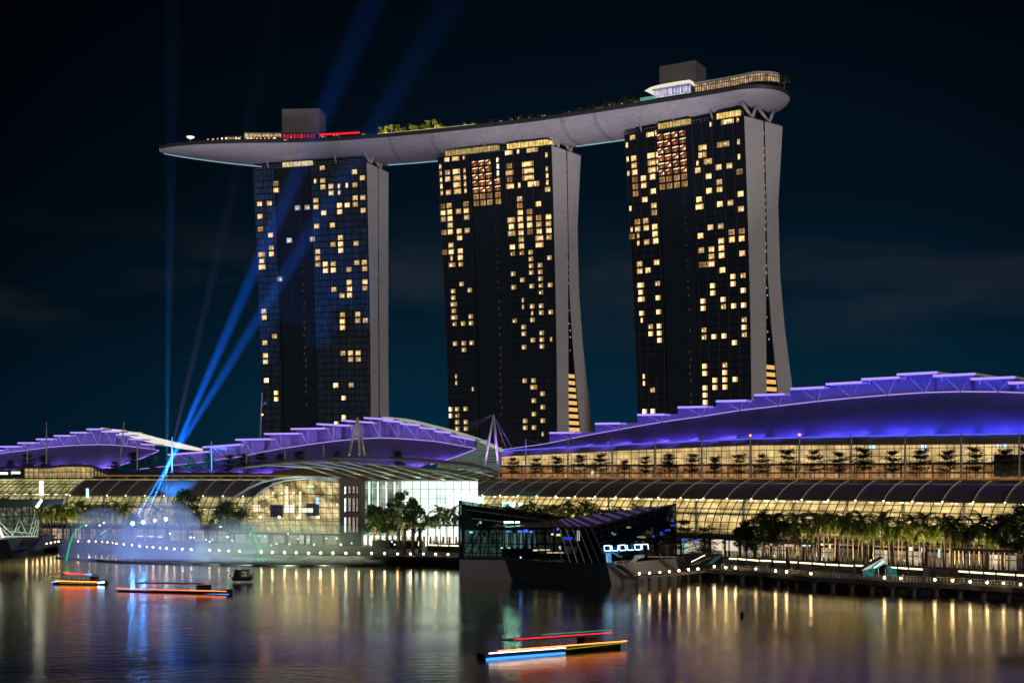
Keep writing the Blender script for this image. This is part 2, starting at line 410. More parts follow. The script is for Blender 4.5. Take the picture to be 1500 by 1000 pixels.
# piles under the quay deck
pp = MB().tube([(0, 0, -1.5), (0, 0, 1.55)], .55, 10).box((0, 0, 1.35), (1.7, 1.2, .5)).data('pile', M['quay'], False)
k = 0
for px in [1055, 1085, 1112, 1138, 1164, 1190, 1218, 1246, 1275, 1306, 1338, 1371, 1405, 1440, 1476]:
    p, d = edge_point(px)
    o = bpy.data.objects.new('quay_pile', pp); COL.objects.link(o); o.location = (p.x - .9 * d.y, p.y + 1.3, 0); o.rotation_euler.z = math.atan2(d.y, d.x)
    tag(o, f'round concrete pile under the quay deck, {nth(k)} from the pavilion towards the right edge', 'pile', 'piles under the right quay'); k += 1

# ------------------------------------------------------------------ hotel towers
ZT = 187.0
BF = lambda z: -5 * (max(0, z - 55) / 132) ** 1.6
BB0 = [(0, 46), (35, 37), (65, 29.3), (93, 23.6), (118, 20.2), (150, 18.8), (187, 22)]
SL0 = [(0, 12), (65, 10.5), (118, 10), (150, 9.4), (187, 8.2)]
SR0 = [(0, 31), (65, 18.3), (93, 14), (118, 11.2), (150, 10.4), (187, 9.2)]
FL = 3.35
class Tower:
    def __init__(T, L, Rr, B, name):
        T.L = V(L); T.R = V(Rr); T.w = (T.R - T.L).length; T.a = (T.R - T.L).normalized(); T.b = V(B).normalized() * (V(B).length / 27); T.name = name
        T.n = V((T.a.y, -T.a.x))
        if T.n.y > 0: T.n = -T.n
    def P(T, u, b, z, out=0):
        """u 0..1 along the facade (its left edge draws in a little towards the ground), b inward"""
        a0 = 3.9 * (1 - z / ZT); a = a0 + u * (T.w - a0)
        p = T.L + T.a * a + T.b * (b + 5) + T.n * out
        return V((p.x, p.y, z))
    def hit(T, px, py):
        """photo pixel -> (u, z) on the front face"""
        z, u = 100, .5
        for _ in range(25):
            p0 = T.P(0, BF(z), z); p1 = T.P(1, BF(z), z); r = (px - 750) / F
            d = p1 - p0; u = (r * p0.y - p0.x) / (d.x - r * d.y); Y = p0.y + d.y * u
            z = .5 * z + .5 * (CAM - (py - HY) * Y / F)
        return u, z
Ts = [Tower((-138, 673), (-75.5, 656), (9.2, 22), 'one'), Tower((-38, 647), (19.5, 622), (15.5, 20), 'two'), Tower((54, 605), (105, 571), (21, 17), 'three')]

# lit room panes, read off enlargements: (zoom x, zoom y[, kind]); n narrow, w wide, d dim, b bright, c bluish
zooms = {
 0: [(360, 220, 4.545, "195,205d 198,258 105,367 177,358 108,448 112,522d 187,560 187,637 183,678 117,680w 118,720 120,797w 330,397c 433,388c 240,870c 307,595c 443,588c 517,137 715,127 470,190n 517,188 770,172 517,238 572,237 618,237n 676,230n 719,228 574,283 614,287n 475,342 475,387 726,327 776,325 624,377 676,376 726,373 524,423 625,417 778,411 477,503 577,500 628,577 580,620 629,618 731,612 629,657 482,660 482,702 732,730 785,728 483,780 530,778 583,776 684,773 733,770 530,820 585,818 683,812d 786,808 687,890 789,887 586,935 686,930 788,926 632,972 685,970"),
     (360, 420, 4.545, "131,160 131,200 190,314 131,354 135,393n 135,472 139,510 131,625b 187,703 187,744 632,183 632,222 632,262 737,180 737,220 790,217 634,461 687,459 736,459 687,497 736,497 586,660 688,659 632,738 631,857 583,892")],
 1: [(630, 190, 4.167, "60,208n 60,258n 60,303n 66,355n 66,398n 105,195 107,245 110,293 118,387 178,190w 178,238w 180,287w 183,332w 183,382w 228,187n 230,237n 230,285n 230,330n 232,378n 500,157w 500,205d 500,255w 503,302d 503,352w 548,145n 553,342n 625,142s 612,188s 620,240s 620,287s 632,338s 713,135n 714,232n 718,278n 720,325n 719,372 75,470d 118,468 228,460d 80,508 120,505 175,500 228,495 80,547 120,545 228,533 123,578 80,618d 123,615 180,612 231,608 180,650 126,690 97,730d 134,725 181,724 134,765n 181,761 118,842w 184,835 187,948 122,990 240,980 549,428 554,465d 664,455 554,503 610,497d 498,545w 556,541 611,536 669,533d 724,526 502,583 556,579 612,575 669,572 726,565 502,623w 557,618 613,612d 669,608 726,604 560,657 670,648w 727,643 505,698 559,694 671,686w 508,775d 564,770d 617,766 617,804 729,797 617,843 676,842 511,888 620,882 677,880 565,925 678,917 511,964 622,957 735,950 680,955d"),
     (640, 420, 4.348, "85,70 88,112w 90,150 92,190w 92,227d 208,25 153,223 207,183 207,220 98,342 98,381 153,378 207,378 153,415 105,575n 106,612n 209,650n 100,760b 100,805b 151,769 204,768 151,808d 149,847 204,847 148,886 202,922 664,38d 550,85n 547,125n 607,120 664,117 664,157 725,153 607,160n 490,205d 606,198 548,242 548,283 664,278 610,320 668,320 668,358 731,313n 548,403 548,603 609,600 607,640w 665,680 607,718 665,760 607,800 547,843 663,842 546,883 607,882 670,918n")],
 2: [(900, 140, 3.846, "75,262n 123,250 183,240w 232,230n 82,352n 123,345 190,335w 240,325n 128,390 192,380w 240,375n 87,445n 131,437 194,427w 240,420n 131,480d 184,470 233,467 135,517d 185,508 236,540 134,552d 189,582 98,632n 239,614 242,650d 192,693 142,700d 107,740n 143,736 195,731 243,727 115,778d 151,772n 247,766 151,808n 195,804 246,800 151,843n 249,950 140,960 140,990 202,987 545,177n 618,163s 703,155n 613,268s 708,255n 497,287w 497,335w 505,383w 714,350n 449,392n 494,425 602,410 656,403 716,433d 548,457 606,486 552,533 607,525 720,549 500,577 502,617w 611,602 666,597 724,627 562,725 614,718 676,748d 730,780d 510,807 618,832 674,829 730,822 512,883 566,878 621,872 567,915 621,911 732,898 568,953 517,960d 624,985"),
     (920, 380, 4.0, "180,28 131,70d 185,140d 71,155w 71,192 74,230w 184,222 77,307 81,345n 185,298 137,375d 185,373 186,413 134,455 186,454 184,493 90,690n 90,728n 135,765d 85,880b 133,877b 457,36d 568,67 627,101 627,142 686,95d 515,152 515,192 460,234 460,275 572,226 572,265d 632,264 688,177 688,256 690,335d 690,378 690,418d 464,432d 518,432 464,470d 575,466 633,465 690,460 462,634 462,673 577,625d 577,665 517,711 577,708 632,706 517,752 577,747 461,751 461,791 461,828")]}
glow = {'': emit('room_light', (1, .67, .29), 1.1, False, .62), 'd': emit('room_light_dim', (.62, .33, .12), .42, False, .4),
        'b': emit('room_light_bright', (1, .88, .58), 1.9, False, .1), 'c': emit('room_light_cool', (.62, .86, .95), .75, False, .3)}
hot = emit('room_lamp', (1, .84, .52), 2.3, False, .2)
curt = emit('curtain', (.85, .47, .17), .6, False, .4)
redroom = emit('suite_wall', (.46, .12, .05), .42, False, .3)
frame_m = mat('window_frame', (.012, .012, .014), .4, .2, 0)
def pane_mesh(w, h, key, v):
    """one lit room: pane, drawn curtain, lamp, furniture at the bottom, frame round it and one mullion"""
    g = MB(); x0, x1, y0, y1 = -w / 2, w / 2, -h / 2, h / 2; rd = random.Random(v * 31 + int(w * 10))
    def q(a, b, c, d, y, mi): g.face([(a, -y, c), (b, -y, c), (b, -y, d), (a, -y, d)], mi)
    q(x0, x1, y0, y1, .02, 0)
    cw = w * rd.uniform(.14, .3)
    if v % 2: q(x0, x0 + cw, y0, y1, .04, 1)
    else: q(x1 - cw, x1, y0, y1, .04, 1)
    if v % 3 == 0: q(x0, x1, y1 - h * .22, y1, .05, 1)
    fx = rd.uniform(x0 + .2 * w, x1 - .45 * w); q(fx, fx + w * rd.uniform(.2, .5), y0, y0 + h * rd.uniform(.1, .35), .05, 1)
    if key != 'd':
        lx = rd.uniform(x0 + .25 * w, x1 - .25 * w); lz = rd.uniform(y0 + .35 * h, y1 - .25 * h); q(lx - .3, lx + .3, lz - .22, lz + .22, .06, 2)
    for a, b in (((x0, 0, y0), (x1, 0, y0)), ((x0, 0, y1), (x1, 0, y1)), ((x0, 0, y0), (x0, 0, y1)), ((x1, 0, y0), (x1, 0, y1))):
        g.bar(V(a) - V((0, .06, 0)), V(b) - V((0, .06, 0)), .13, .16, 3, up=(0, 1, 0))
    m = w * rd.uniform(-.12, .12); g.bar((m, -.07, y0), (m, -.07, y1), .1, .1, 3, up=(0, 1, 0))
    return g.data('lit_window', [glow[key], curt, hot, frame_m])
panes = {}
for key in ('', 'd', 'b', 'c'):
    for nm, w in (('', 3.0), ('n', 1.4), ('w', 4.2), ('s', 6.2)):
        panes[key, nm] = [pane_mesh(w, 2.6, key, v) for v in range(5)]
def suite_mesh(v):
    g = MB(); w, h = 3.3, 2.7
    g.face([(-w / 2, -.02, -h / 2), (w / 2, -.02, -h / 2), (w / 2, -.02, h / 2), (-w / 2, -.02, h / 2)], 0)
    for k in range(1 + v % 2):
        o = k * 1.4; g.face([(-w / 2 + o, -.05, .75), (-w / 2 + 1.7 + o, -.05, 1.2), (-w / 2 + 1.7 + o, -.05, .92), (-w / 2 + o, -.05, .5)], 1)
    g.face([(-.5, -.05, -h / 2), (.4, -.05, -h / 2), (.4, -.05, -.2), (-.5, -.05, -.2)], 2)
    if v == 2: g.face([(.6, -.05, -1), (1.1, -.05, -1), (1.1, -.05, 0), (.6, -.05, 0)], 1)
    for x in (-w / 2, w / 2): g.bar((x, -.08, -h / 2), (x, -.08, h / 2), .18, .16, 3, up=(0, 1, 0))
    for z in (-h / 2, h / 2): g.bar((-w / 2, -.08, z), (w / 2, -.08, z), .16, .2, 3, up=(0, 1, 0))
    return g.data('suite_window', [redroom, hot, curt, frame_m])
suites = [suite_mesh(v) for v in range(3)]

def put(T, par, me, name, u, z, out=.1):
    o = bpy.data.objects.new(name, me); COL.objects.link(o)
    p = T.P(u, BF(z), z, out); s = (BF(z + 1) - BF(z - 1)) / 2
    ang = math.atan2(T.a.y, T.a.x); tilt = math.atan2(-s * abs(T.b.dot(T.n)), 1)
    o.matrix_basis = Matrix.Translation(p) @ Matrix.Rotation(ang, 4, 'Z') @ Matrix.Rotation(-tilt * -1, 4, 'X')
    adopt(o, par); return o

zs = [i * FL for i in range(56)]; zs[-1] = ZT
cols = {0: [.045, .135, .20, .30, .385, .47, .55, .617, .687, .757, .825, .893, .962], 1: [.02, .082, .163, .236, .36, .633, .713, .793, .872, .955], 2: [.015, .07, .145, .222, .535, .61, .695, .78, .866, .948]}
core = {0: (.185, .515), 1: (.28, .595), 2: (.26, .575)}
strip = {0: .40, 1: .485, 2: .475}
tower_labels = ['left tower, blue tinted, with the fewest lit rooms', 'middle tower between the other two, red suite rooms near its top', 'right tower, tallest in the photo, with a broad pale end wall']
for ti, T in enumerate(Ts):
    c = T.P(.5, 15, 0)
    BB = BB0
    th = thing('hotel_tower', 'dark glass hotel ' + tower_labels[ti], 'tower', (c.x, c.y, DK))
    c0, c1 = core[ti]
    def face(u0, u1, out, nu):
        return [[T.P(u0 + (u1 - u0) * j / nu, BF(z), z, out) for j in range(nu + 1)] for z in zs]
    g = MB(); g.grid(face(0, c0, 0, 4)); g.build('room_facade', M['bluelitglass'] if ti == 0 else M['coreglass'], th)
    g = MB(); g.grid(face(c1, 1, 0, 6)); g.build('room_facade', M['bluelitglass'] if ti == 0 else M['coreglass'], th)
    g = MB(); g.grid(face(c0, c1, -.7, 5))
    for u in (c0, c1):
        g.grid([[T.P(u, BF(z), z, 0), T.P(u, BF(z), z, -.7)] for z in zs])
    g.build('service_core', M['coreglass'], th)
    # floor edges and mullions stand proud of the glass
    edges = sorted(set([round((a + b) / 2, 3) for a, b in zip(cols[ti], cols[ti][1:]) if b - a < .1] + [0.002, c0, c1, .998]))
    for u0, u1 in ((0.0, c0), (c1, 1.0)):
        g = MB()
        for z in zs[2:]: g.bar(T.P(u0, BF(z), z, .16), T.P(u1, BF(z), z, .16), .34, .42)
        for u in edges:
            if u0 <= u <= u1:
                for z0, z1 in zip(zs[1::3], zs[4::3]): g.bar(T.P(u, BF(z0), z0, .14), T.P(u, BF(z1), z1, .14), .3, .3)
        g.build('facade_grid', M['dark'], th)
    # faint lamps of the lift lobby strip
    g = MB(); rd = random.Random(ti)
    for i, z in enumerate(zs[4:-8]):
        if rd.random() < .75:
            u = strip[ti] + rd.uniform(-.006, .006); p = T.P(u, BF(z), z + 1.2, -.62); q = T.P(u + .012, BF(z), z + 1.2, -.62)
            g.face([p, q, q + V((0, 0, 1.5)), p + V((0, 0, 1.5))])
    g.build('lobby_window', emit('lobby_glow' + T.name, (.5, .32, .16), .085, False), th)
    # end wall: front leg and splayed rear leg, slit of atrium glass between, and the far end
    zz = [i * 187 / 40 for i in range(41)]
    f = lambda tb, z: smooth_line(tb, z)
    BB, SL, SR = (BB0, SL0, SR0) if ti else ([(0, 24), (90, 21.6), (187, 22)], [(0, 10.2), (187, 8.3)], [(0, 11.6), (187, 9.3)])
    for nm, fa, fb in (('front_end_wall', BF, lambda z: f(SL, z)), ('rear_end_wall', lambda z: f(SR, z), lambda z: f(BB, z))):
        g = MB(); g.grid([[T.P(1, fa(z), z), T.P(1, (fa(z) + fb(z)) / 2, z), T.P(1, fb(z), z)] for z in zz])
        w_ = g.build(nm, M['conc'], th)
        g = MB(); k_ = fa if nm[0] == 'r' else fb; g.grid([[T.P(1, k_(z), z), T.P(.985, k_(z), z)] for z in zz]); g.build('slit_reveal', M['black'], w_)  # reveals painted black: the slit's shade is put into their colour
    for nm, fa, fb in (('far_end_wall', BF, lambda z: f(BB, z)),):
        g = MB(); g.grid([[T.P(0, fa(z), z), T.P(0, fb(z), z)] for z in zz]); g.build(nm, M['conc'], th)
    g = MB(); g.grid([[T.P(0, f(BB, z), z), T.P(1, f(BB, z), z)] for z in zz]); g.build('rear_facade', M['coreglass'], th)
    g = MB(); g.grid([[T.P(.9945, f(SL, z), z), T.P(.9945, f(SR, z), z)] for z in zz]); sl = g.build('atrium_glazing', M['coreglass'], th)
    # lamps and lit floors seen through the slit
    g = MB(); am = emit('atrium_floor' + T.name, (1, .55, .16), .9, False); cyn = emit('atrium_cool' + T.name, (.3, .75, .9), 1.0, False); wm = emit('atrium_dot' + T.name, (.9, .6, .4), .55, False)
    z = 20.0
    while z < 182:
        a, b = f(SL, z), f(SR, z); g = MB()
        if z < 74 and ti:
            g.quad(T.P(.9955, a + .4, z), T.P(.9955, b - .4, z), T.P(.9955, b - .5, z + 1.9), T.P(.9955, a + .4, z + 1.9), 0)
        elif 86 < z < 116 and ti != 0 or (ti == 0 and 95 < z < 150):
            if rd.random() < .7:
                k = a + (b - a) * rd.uniform(.2, .6); g.quad(T.P(.9955, k, z), T.P(.9955, k + .5, z), T.P(.9955, k + .5, z + .8), T.P(.9955, k, z + .8), 1 if rd.random() < .7 else 2)
        elif z > 116 and rd.random() < .75:
            k = (a + b) / 2; g.quad(T.P(.9955, k - .3, z), T.P(.9955, k + .3, z), T.P(.9955, k + .3, z + 1.2), T.P(.9955, k - .3, z + 1.2), 2)
        if g.f: g.build('atrium_light', [am, cyn, wm], th)
        z += FL
    g = MB(); g.prism([T.P(0, BF(ZT), ZT), T.P(1, BF(ZT), ZT), T.P(1, 22, ZT), T.P(0, 22, ZT)], (0, 0, .5)); g.build('roof_slab', M['darkgrey'], th)
    # set-back top storey with lit sky lounges
    g = MB()
    for u0, u1 in ((.06, .94),):
        g.prism([T.P(u0, -2, ZT + .5), T.P(u1, -2, ZT + .5), T.P(u1, 18, ZT + .5), T.P(u0, 18, ZT + .5)], (0, 0, 3.6))
    g.build('top_storey', M['coreglass'], th)
    g = MB()
    for j in range(2):
        zr = ZT + .5 + 1.2 * j + .9; g.bar(T.P(.01, -4.6, zr - .6), T.P(.99, -4.6, zr - .6), .05, .07)
    for j in range(32): g.bar(T.P(.01 + .98 * j / 31, -4.6, ZT + .5), T.P(.01 + .98 * j / 31, -4.6, ZT + 2.2), .06)
    g.build('parapet_rail', M['steel'], th)
    spans = {0: [(.25, .51)], 1: [(.05, .52), (.60, .945)], 2: [(.27, .53), (.76, .94)]}[ti]
    for k, (u0, u1) in enumerate(spans):
        e = interior('lounge_glow' + T.name + str(k), (1, .62, .16), (1, .78, .3), (.25, .16, .05), {0: 1.0, 1: (.62, 1.3)[k], 2: (.8, 1.35)[k]}[ti] if ti else 1.0, 1.5, 3.9, .12, .6, False, .5)
        if ti == 0: e = interior('lounge_glow0', (1, .82, .4), (1, .9, .55), (.3, .26, .12), .9, 2.2, 4, .1, .5, False, .4)
        g = MB(); z0, z1 = ZT + .6, ZT + (3.6 if ti else 3.4)
        g.grid([[T.P(u0, -3.4, z0), T.P(u1, -3.4, z0), T.P(u1, 8, z0)], [T.P(u0, -3.4, z1), T.P(u1, -3.4, z1), T.P(u1, 8, z1)]])
        lo = g.build('sky_lounge', e, th)
        g = MB(); n = int((u1 - u0) * T.w / 1.9)
        for j in range(n + 1): g.bar(T.P(u0 + (u1 - u0) * j / n, -3.5, z0), T.P(u0 + (u1 - u0) * j / n, -3.5, z1), .09)
        g.prism([T.P(u0 - .005, -3.9, z1), T.P(u1 + .005, -3.9, z1), T.P(u1 + .005, 8.5, z1), T.P(u0 - .005, 8.5, z1)], (0, 0, .25))
        g.build('lounge_frame', M['darkgrey'], lo)
    # struts that carry the deck: V pairs over the end wall, short ones along the front
    for b0 in (1.0, 13.0):
        g = MB(); p = T.P(.992, b0, ZT + .3)
        for db, du, zt in ((-4.5, -.03, 194.6 if b0 < 5 else 193.4), (3.4, .006, 194.0 if b0 < 5 else 193.6)):
            q = T.P(.985 + du, b0 + db, zt); g.tube([p, q], .8, 8)
        g.build('deck_strut', M['steel'], th, True)
    for u in (.12, .40, .72):
        g = MB(); g.tube([T.P(u, -2.5, ZT + .4), T.P(u - .01, -3.5, 192.6)], .42, 8); g.build('deck_prop', M['steel'], th, True)
    # lit rooms
    rows = {}
    for x0, y0, sc, txt in zooms[ti]:
        for w in txt.split():
            k = w[-1] if w[-1].isalpha() else ''; xx, yy = (float(q) for q in (w[:-1] if k else w).split(','))
            u, z = T.hit(x0 + xx / sc, y0 + yy / sc)
            ci = min(range(len(cols[ti])), key=lambda i: abs(cols[ti][i] - u)); ri = round((z - FL / 2) / FL)
            uu = cols[ti][ci] if abs(cols[ti][ci] - u) < .035 else u
            rows.setdefault((round(uu, 2), ri), (uu, k))
    lst = sorted(rows.items(), key=lambda q: -q[0][1]); rest = MB(); cnt = 0
    for (uq, ri), (u, k) in lst:
        z = ri * FL + FL / 2; key = k if k in ('d', 'b', 'c') else ''; nm = k if k in ('n', 'w', 's') else ''
        if ti == 0 and nm == '' and u > .5: nm = ''
        cnt += 1
        if cnt <= 84: put(T, th, random.choice(panes[key, nm]), 'lit_window', u, z, .1)
        else:
            w = {'n': .6, 'w': 1.9, 's': 3}.get(nm, 1.25); d = w / T.w
            a, b_ = T.P(u - d, BF(z), z - 1.1, .12), T.P(u + d, BF(z), z - 1.1, .12); c_, d_ = T.P(u + d, BF(z), z + 1.1, .12), T.P(u - d, BF(z), z + 1.1, .12)
            mi = {'d': 1, 'b': 2, 'c': 2}.get(key, 0); rest.face([a, b_, c_, d_], mi)
            m1 = a.lerp(b_, random.uniform(.55, .75)) + V((0, -.03, 0)); m2 = d_.lerp(c_, .62) + V((0, -.03, 0)); b2 = b_ + V((0, -.03, 0)); c2 = c_ + V((0, -.03, 0))
            rest.face([m1, b2, c2, m2], 3)
            k1 = a.lerp(b_, .2) + V((0, -.04, .4)); k2 = a.lerp(b_, .2 + random.uniform(.12, .3)) + V((0, -.04, .4)); rest.face([k1, k2, k2 + V((0, 0, 1)), k1 + V((0, 0, .9))], 4)
    if cnt > 84:
        o = rest.build('lit_windows', [glow[''], glow['d'], glow['b'], curt, hot], th); o['kind'] = 'stuff'
    if ti:
        us = [.325, .385, .445, .52] if ti == 1 else [.30, .36, .425, .49]
        top = {1: 55.35, 2: 55.85}[ti]
        for r_ in range(5 if ti == 1 else 6):
            for j, u in enumerate(us):
                if j == 3 and ti == 1 and r_ < 3:
                    continue
                put(T, th, suites[(r_ + j) % 3], 'suite_window', u, (top - r_ - .9) * FL - (r_ * .0), -.5)
        for r_ in range(2):
            for j, u in enumerate(us): put(T, th, panes['d', ''][(r_ + j) % 5], 'lit_window', u, (top - (5.3 if ti == 1 else 6.3) - r_ - .6) * FL, -.5)
        if ti == 1:
            for r_ in range(4): put(T, th, panes['b', 'n'][r_], 'lit_window', .528, (top - r_ - .7) * FL, -.5)

# ------------------------------------------------------------------ the long roof deck
mid = [T.P(.5, 11, ZT) for T in Ts]
ctrl = [V((-187 - 1, 674)), V((mid[0].x, mid[0].y)), V((mid[1].x, mid[1].y)), V((mid[2].x, mid[2].y)), V((mid[2].x + Ts[2].a.x * 40, mid[2].y + Ts[2].a.y * 40))]
def catmull(c, n):
    c = [2 * c[0] - c[1]] + c + [2 * c[-1] - c[-2]]; out = []
    for i in range(1, len(c) - 2):
        for k in range(n):
            t = k / n; p0, p1, p2, p3 = c[i - 1:i + 3]
            out.append(.5 * (2 * p1 + (p2 - p0) * t + (2 * p0 - 5 * p1 + 4 * p2 - p3) * t * t + (3 * p1 - p0 - 3 * p2 + p3) * t ** 3))
    out.append(c[-2]); return out
line = catmull(ctrl, 24); ln = len(line)
acc = [0]
for a, b in zip(line, line[1:]): acc.append(acc[-1] + (b - a).length)
TOT = acc[-1]
def deck(s):
    s = max(0, min(TOT, s))
    for i in range(ln - 1):
        if acc[i + 1] >= s: break
    t = (s - acc[i]) / (acc[i + 1] - acc[i]); p = line[i].lerp(line[i + 1], t); d = (line[i + 1] - line[i]).normalized()
    return p, d, V((d.y, -d.x))                      # n points to the bay
def half(s):
    w = 19.0
    if s < 78: w *= max(0.03, (1 - (1 - s / 78) ** 2.3)) ** .75
    e = TOT - s
    if e < 17: w *= math.sqrt(max(.0, 1 - (1 - e / 17) ** 2))
    return w
def dp(s, w, z):
    p, d, n = deck(s); q = p + n * w; return V((q.x, q.y, z))
DZ = 200.0
def depth(s):
    k = 9.6
    if s < 70: k *= .30 + .70 * (s / 70) ** .7
    e = TOT - s
    if e < 42: k *= .60 + .40 * (e / 42) ** .8
    if e < 17: k *= max(.06, 1 - (1 - e / 17) ** 2.2) ** .5
    return k
sp = thing('roof_deck', 'long pale boat-shaped sky deck spanning the tops of all three towers', 'sky deck', (mid[1].x, mid[1].y, 190))
ss = [TOT * i / 150 for i in range(151)]
ss = sorted(set(ss + [1, 2, 4] + [TOT - e for e in (.02, .4, 1, 2, 3, 4.5, 6, 8, 10, 12, 14, 16)])); ss[0] = .01; ss[-1] = TOT - .01
prof = [1.0, .985, .93, .84, .7, .5, .25, 0, -.25, -.5, -.7, -.84, -.93, -.985, -1.0]
rows = []
for w in prof:
    rows.append([dp(s, half(s) * w, DZ - 1.6 - (depth(s) - 1.6) * (1 - abs(w) ** 2.6) ** .62) for s in ss])
g = MB(); g.grid(rows); hull = g.build('hull', M['hull'], sp, True)
# cladding joints where the deck segments meet
for s in (TOT * .455 - 22, TOT * .455 + 2, TOT * .72 - 14, TOT * .72 + 4):
    g = MB()
    for k in (0, 1.2):
        g.tube([dp(s + k, half(s) * w * 1.001, DZ - 1.6 - (depth(s) - 1.55) * (1 - abs(w) ** 2.6) ** .62 - .05) for w in prof[:10]], .09, 4)
    g.build('expansion_joint', M['dark'], hull)
g = MB(); g.grid([[dp(s, half(s) * 1.0, DZ - 1.6) for s in ss], [dp(s, half(s) * 1.012, DZ - .1) for s in ss], [dp(s, half(s) * 1.012, DZ + .5) for s in ss], [dp(s, half(s) * .985, DZ + .5) for s in ss], [dp(s, half(s) * .985, DZ) for s in ss]])
g.grid([[dp(s, -half(s) * 1.0, DZ - 1.6) for s in ss], [dp(s, -half(s) * 1.0, DZ + .5) for s in ss]])
g.build('rim', M['darkgrey'], sp, True)
g = MB(); g.grid([[dp(s, half(s) * .985, DZ) for s in ss], [dp(s, -half(s), DZ) for s in ss]]); g.build('deck_floor', M['stone'], sp)
g = MB()
for s in [q for q in ss if 3 < q < TOT - 1][::2]: g.bar(dp(s, half(s) * .975, DZ + .4), dp(s, half(s) * .975, DZ + 1.7), .07)
qs = [q for q in ss if 3 < q < TOT - 1]
for a, b in zip(qs, qs[1:]): g.bar(dp(a, half(a) * .975, DZ + 1.7), dp(b, half(b) * .975, DZ + 1.7), .07)
g.build('guard_rail', M['darkgrey'], sp)
# cool light strip along the rear lower edge of the hull
def tower_s(T):
    c = V((T.P(.5, 11, ZT).x, T.P(.5, 11, ZT).y)); return min(range(ln), key=lambda i: (line[i] - c).length)
ts = [acc[tower_s(T)] for T in Ts]
for s0, s1 in ((2, ts[0] - 34), (ts[0] + 34, ts[1] - 31), (ts[1] + 33, ts[2] - 30)):
    g = MB(); q = [s0 + (s1 - s0) * i / 24 for i in range(25)]
    g.tube([dp(s, -half(s) * .30, DZ - 1.6 - (depth(s) - 1.6) * (1 - .30 ** 2.6) ** .62 - .12) for s in q], .30, 5); g.build('light_strip', M['cyanrim'], sp)
# rooftop plant rooms
def deck_box(name, s0, s1, w0, w1, z0, z1, m, par, cap=None):
    g = MB(); g.prism([dp(s0, w0, z0), dp(s1, w0, z0), dp(s1, w1, z0), dp(s0, w1, z0)], (0, 0, z1 - z0)); return g.build(name, m, par)
def s_at(px, w):
    lo, hi = 0.0, TOT
    for _ in range(40):
        m_ = (lo + hi) / 2; p = dp(m_, w, 0)
        if 750 + F * p.x / p.y < px: lo = m_
        else: hi = m_
    return lo
M['box'] = panelled('plant_room_cladding', (.27, .24, .235), 1.6, 5.2, .6, .16, .62)
for a, b in ((s_at(413, -2), s_at(468, -2)), (s_at(966, 0), s_at(1019, 0))):
    deck_box('plant_room', a, b, -2 if a < 150 else 0, -14, DZ, 222.0, M['box'], sp)
    deck_box('plant_room_base', a - 4, b + 6, 1.5, -15, DZ, 205.5, M['darkgrey'], sp)
# left bars and restaurant terraces: canopies, red bar lights, small lit stalls
wl = emit('deck_warm', (1, .74, .42), 1.3, False); wr = emit('deck_red', (1, .02, .05), 1.1, False); wy = emit('deck_yellow', (1, .85, .45), 1.5, False)
def lit_bar(name, px0, px1, w, z0, z1, m, rf=None, over=1.5):
    s0, s1 = s_at(px0, w), s_at(px1, w); n = max(2, int((s1 - s0) / 3)); q = [s0 + (s1 - s0) * i / n for i in range(n + 1)]
    g = MB(); g.grid([[dp(s, w, z0) for s in q], [dp(s, w, z1) for s in q]]); r = g.build(name, m, sp)
    if rf:
        g = MB()
        g.grid([[dp(s, w + over, z1 + .3) for s in q], [dp(s, w - 8, z1 + .9) for s in q]])
        g.grid([[dp(s, w + over, z1 + .3) for s in q], [dp(s, w + over, z1 + .02) for s in q]])
        g.grid([[dp(s, w + over, z1 + .02) for s in q], [dp(s, w - 8, z1 + .1) for s in q]])
        for s in q: g.bar(dp(s, w + .05, z0), dp(s, w + .05, z1), .12)
        g.build('terrace_roof', rf, sp)
    return r
lit_bar('terrace_bar', 358, 412, 8, 203.0, 205.8, interior('terrace_glow', (1, .70, .38), (.8, .5, .25), (.1, .06, .03), .85, 2.2, 3, .2, .7, False, .5), M['steel'])
lit_bar('terrace_bar', 331, 352, 10, 201.5, 203.2, interior('terrace_glow2', (.9, .55, .28), (.5, .3, .15), (.06, .04, .02), .8, 1.2, 3, .2, .8, False, .5), M['darkgrey'])
lit_bar('terrace_bar', 414, 462, 7, 203.4, 206.0, interior('terrace_red', (.9, .03, .08), (.25, .02, .05), (.05, .01, .02), .9, 1.8, 3, .3, .8, False, .5), M['darkgrey'])
g = MB(); q = [s_at(p, 4) for p in (468, 490, 510, 527)]; g.grid([[dp(s, 4, z) for s in q] for z in (205.6, 206.7)]); g.build('bar_light', wr, sp)
g = MB(); g.grid([[dp(s, 6, 207.0) for s in q], [dp(s, -6, 207.4) for s in q]]); g.grid([[dp(s, 6, 207.0) for s in q], [dp(s, 6, 206.75) for s in q]]); g.build('terrace_roof', M['darkgrey'], sp)
deck_box('terrace_hall', s_at(374, 10), s_at(412, 10), 13, 6, DZ, 203, M['darkgrey'], sp)
for px in (325, 331, 346, 350, 363, 368, 376, 382, 388, 394):
    s = s_at(px, 14); g = MB(); g.box(dp(s, min(14, half(s) - 1.5), 201.3), (.75, .3, 1.3), 0); g.build('stall_light', wy, sp)
for px, r_ in ((402, .9),): g = MB(); g.ball(dp(s_at(px, 14), 14, 201.6), r_, 10, 6); g.build('globe_lamp', wy, sp)
for px in (306, 313, 320, 327, 338, 345): s = s_at(px, 4); g = MB(); g.ball(dp(s, min(8, half(s) - 1), 202.2), .35, 6, 4); g.build('deck_lamp', M['red'] if px % 2 else wl, sp)
for px in (420, 446, 474): s = s_at(px, 18.7); g = MB(); g.box(dp(s, 18.9, DZ - .2), (2.6, .5, .35), math.atan2(deck(s)[1].y, deck(s)[1].x)); g.build('rim_light', wl, sp)
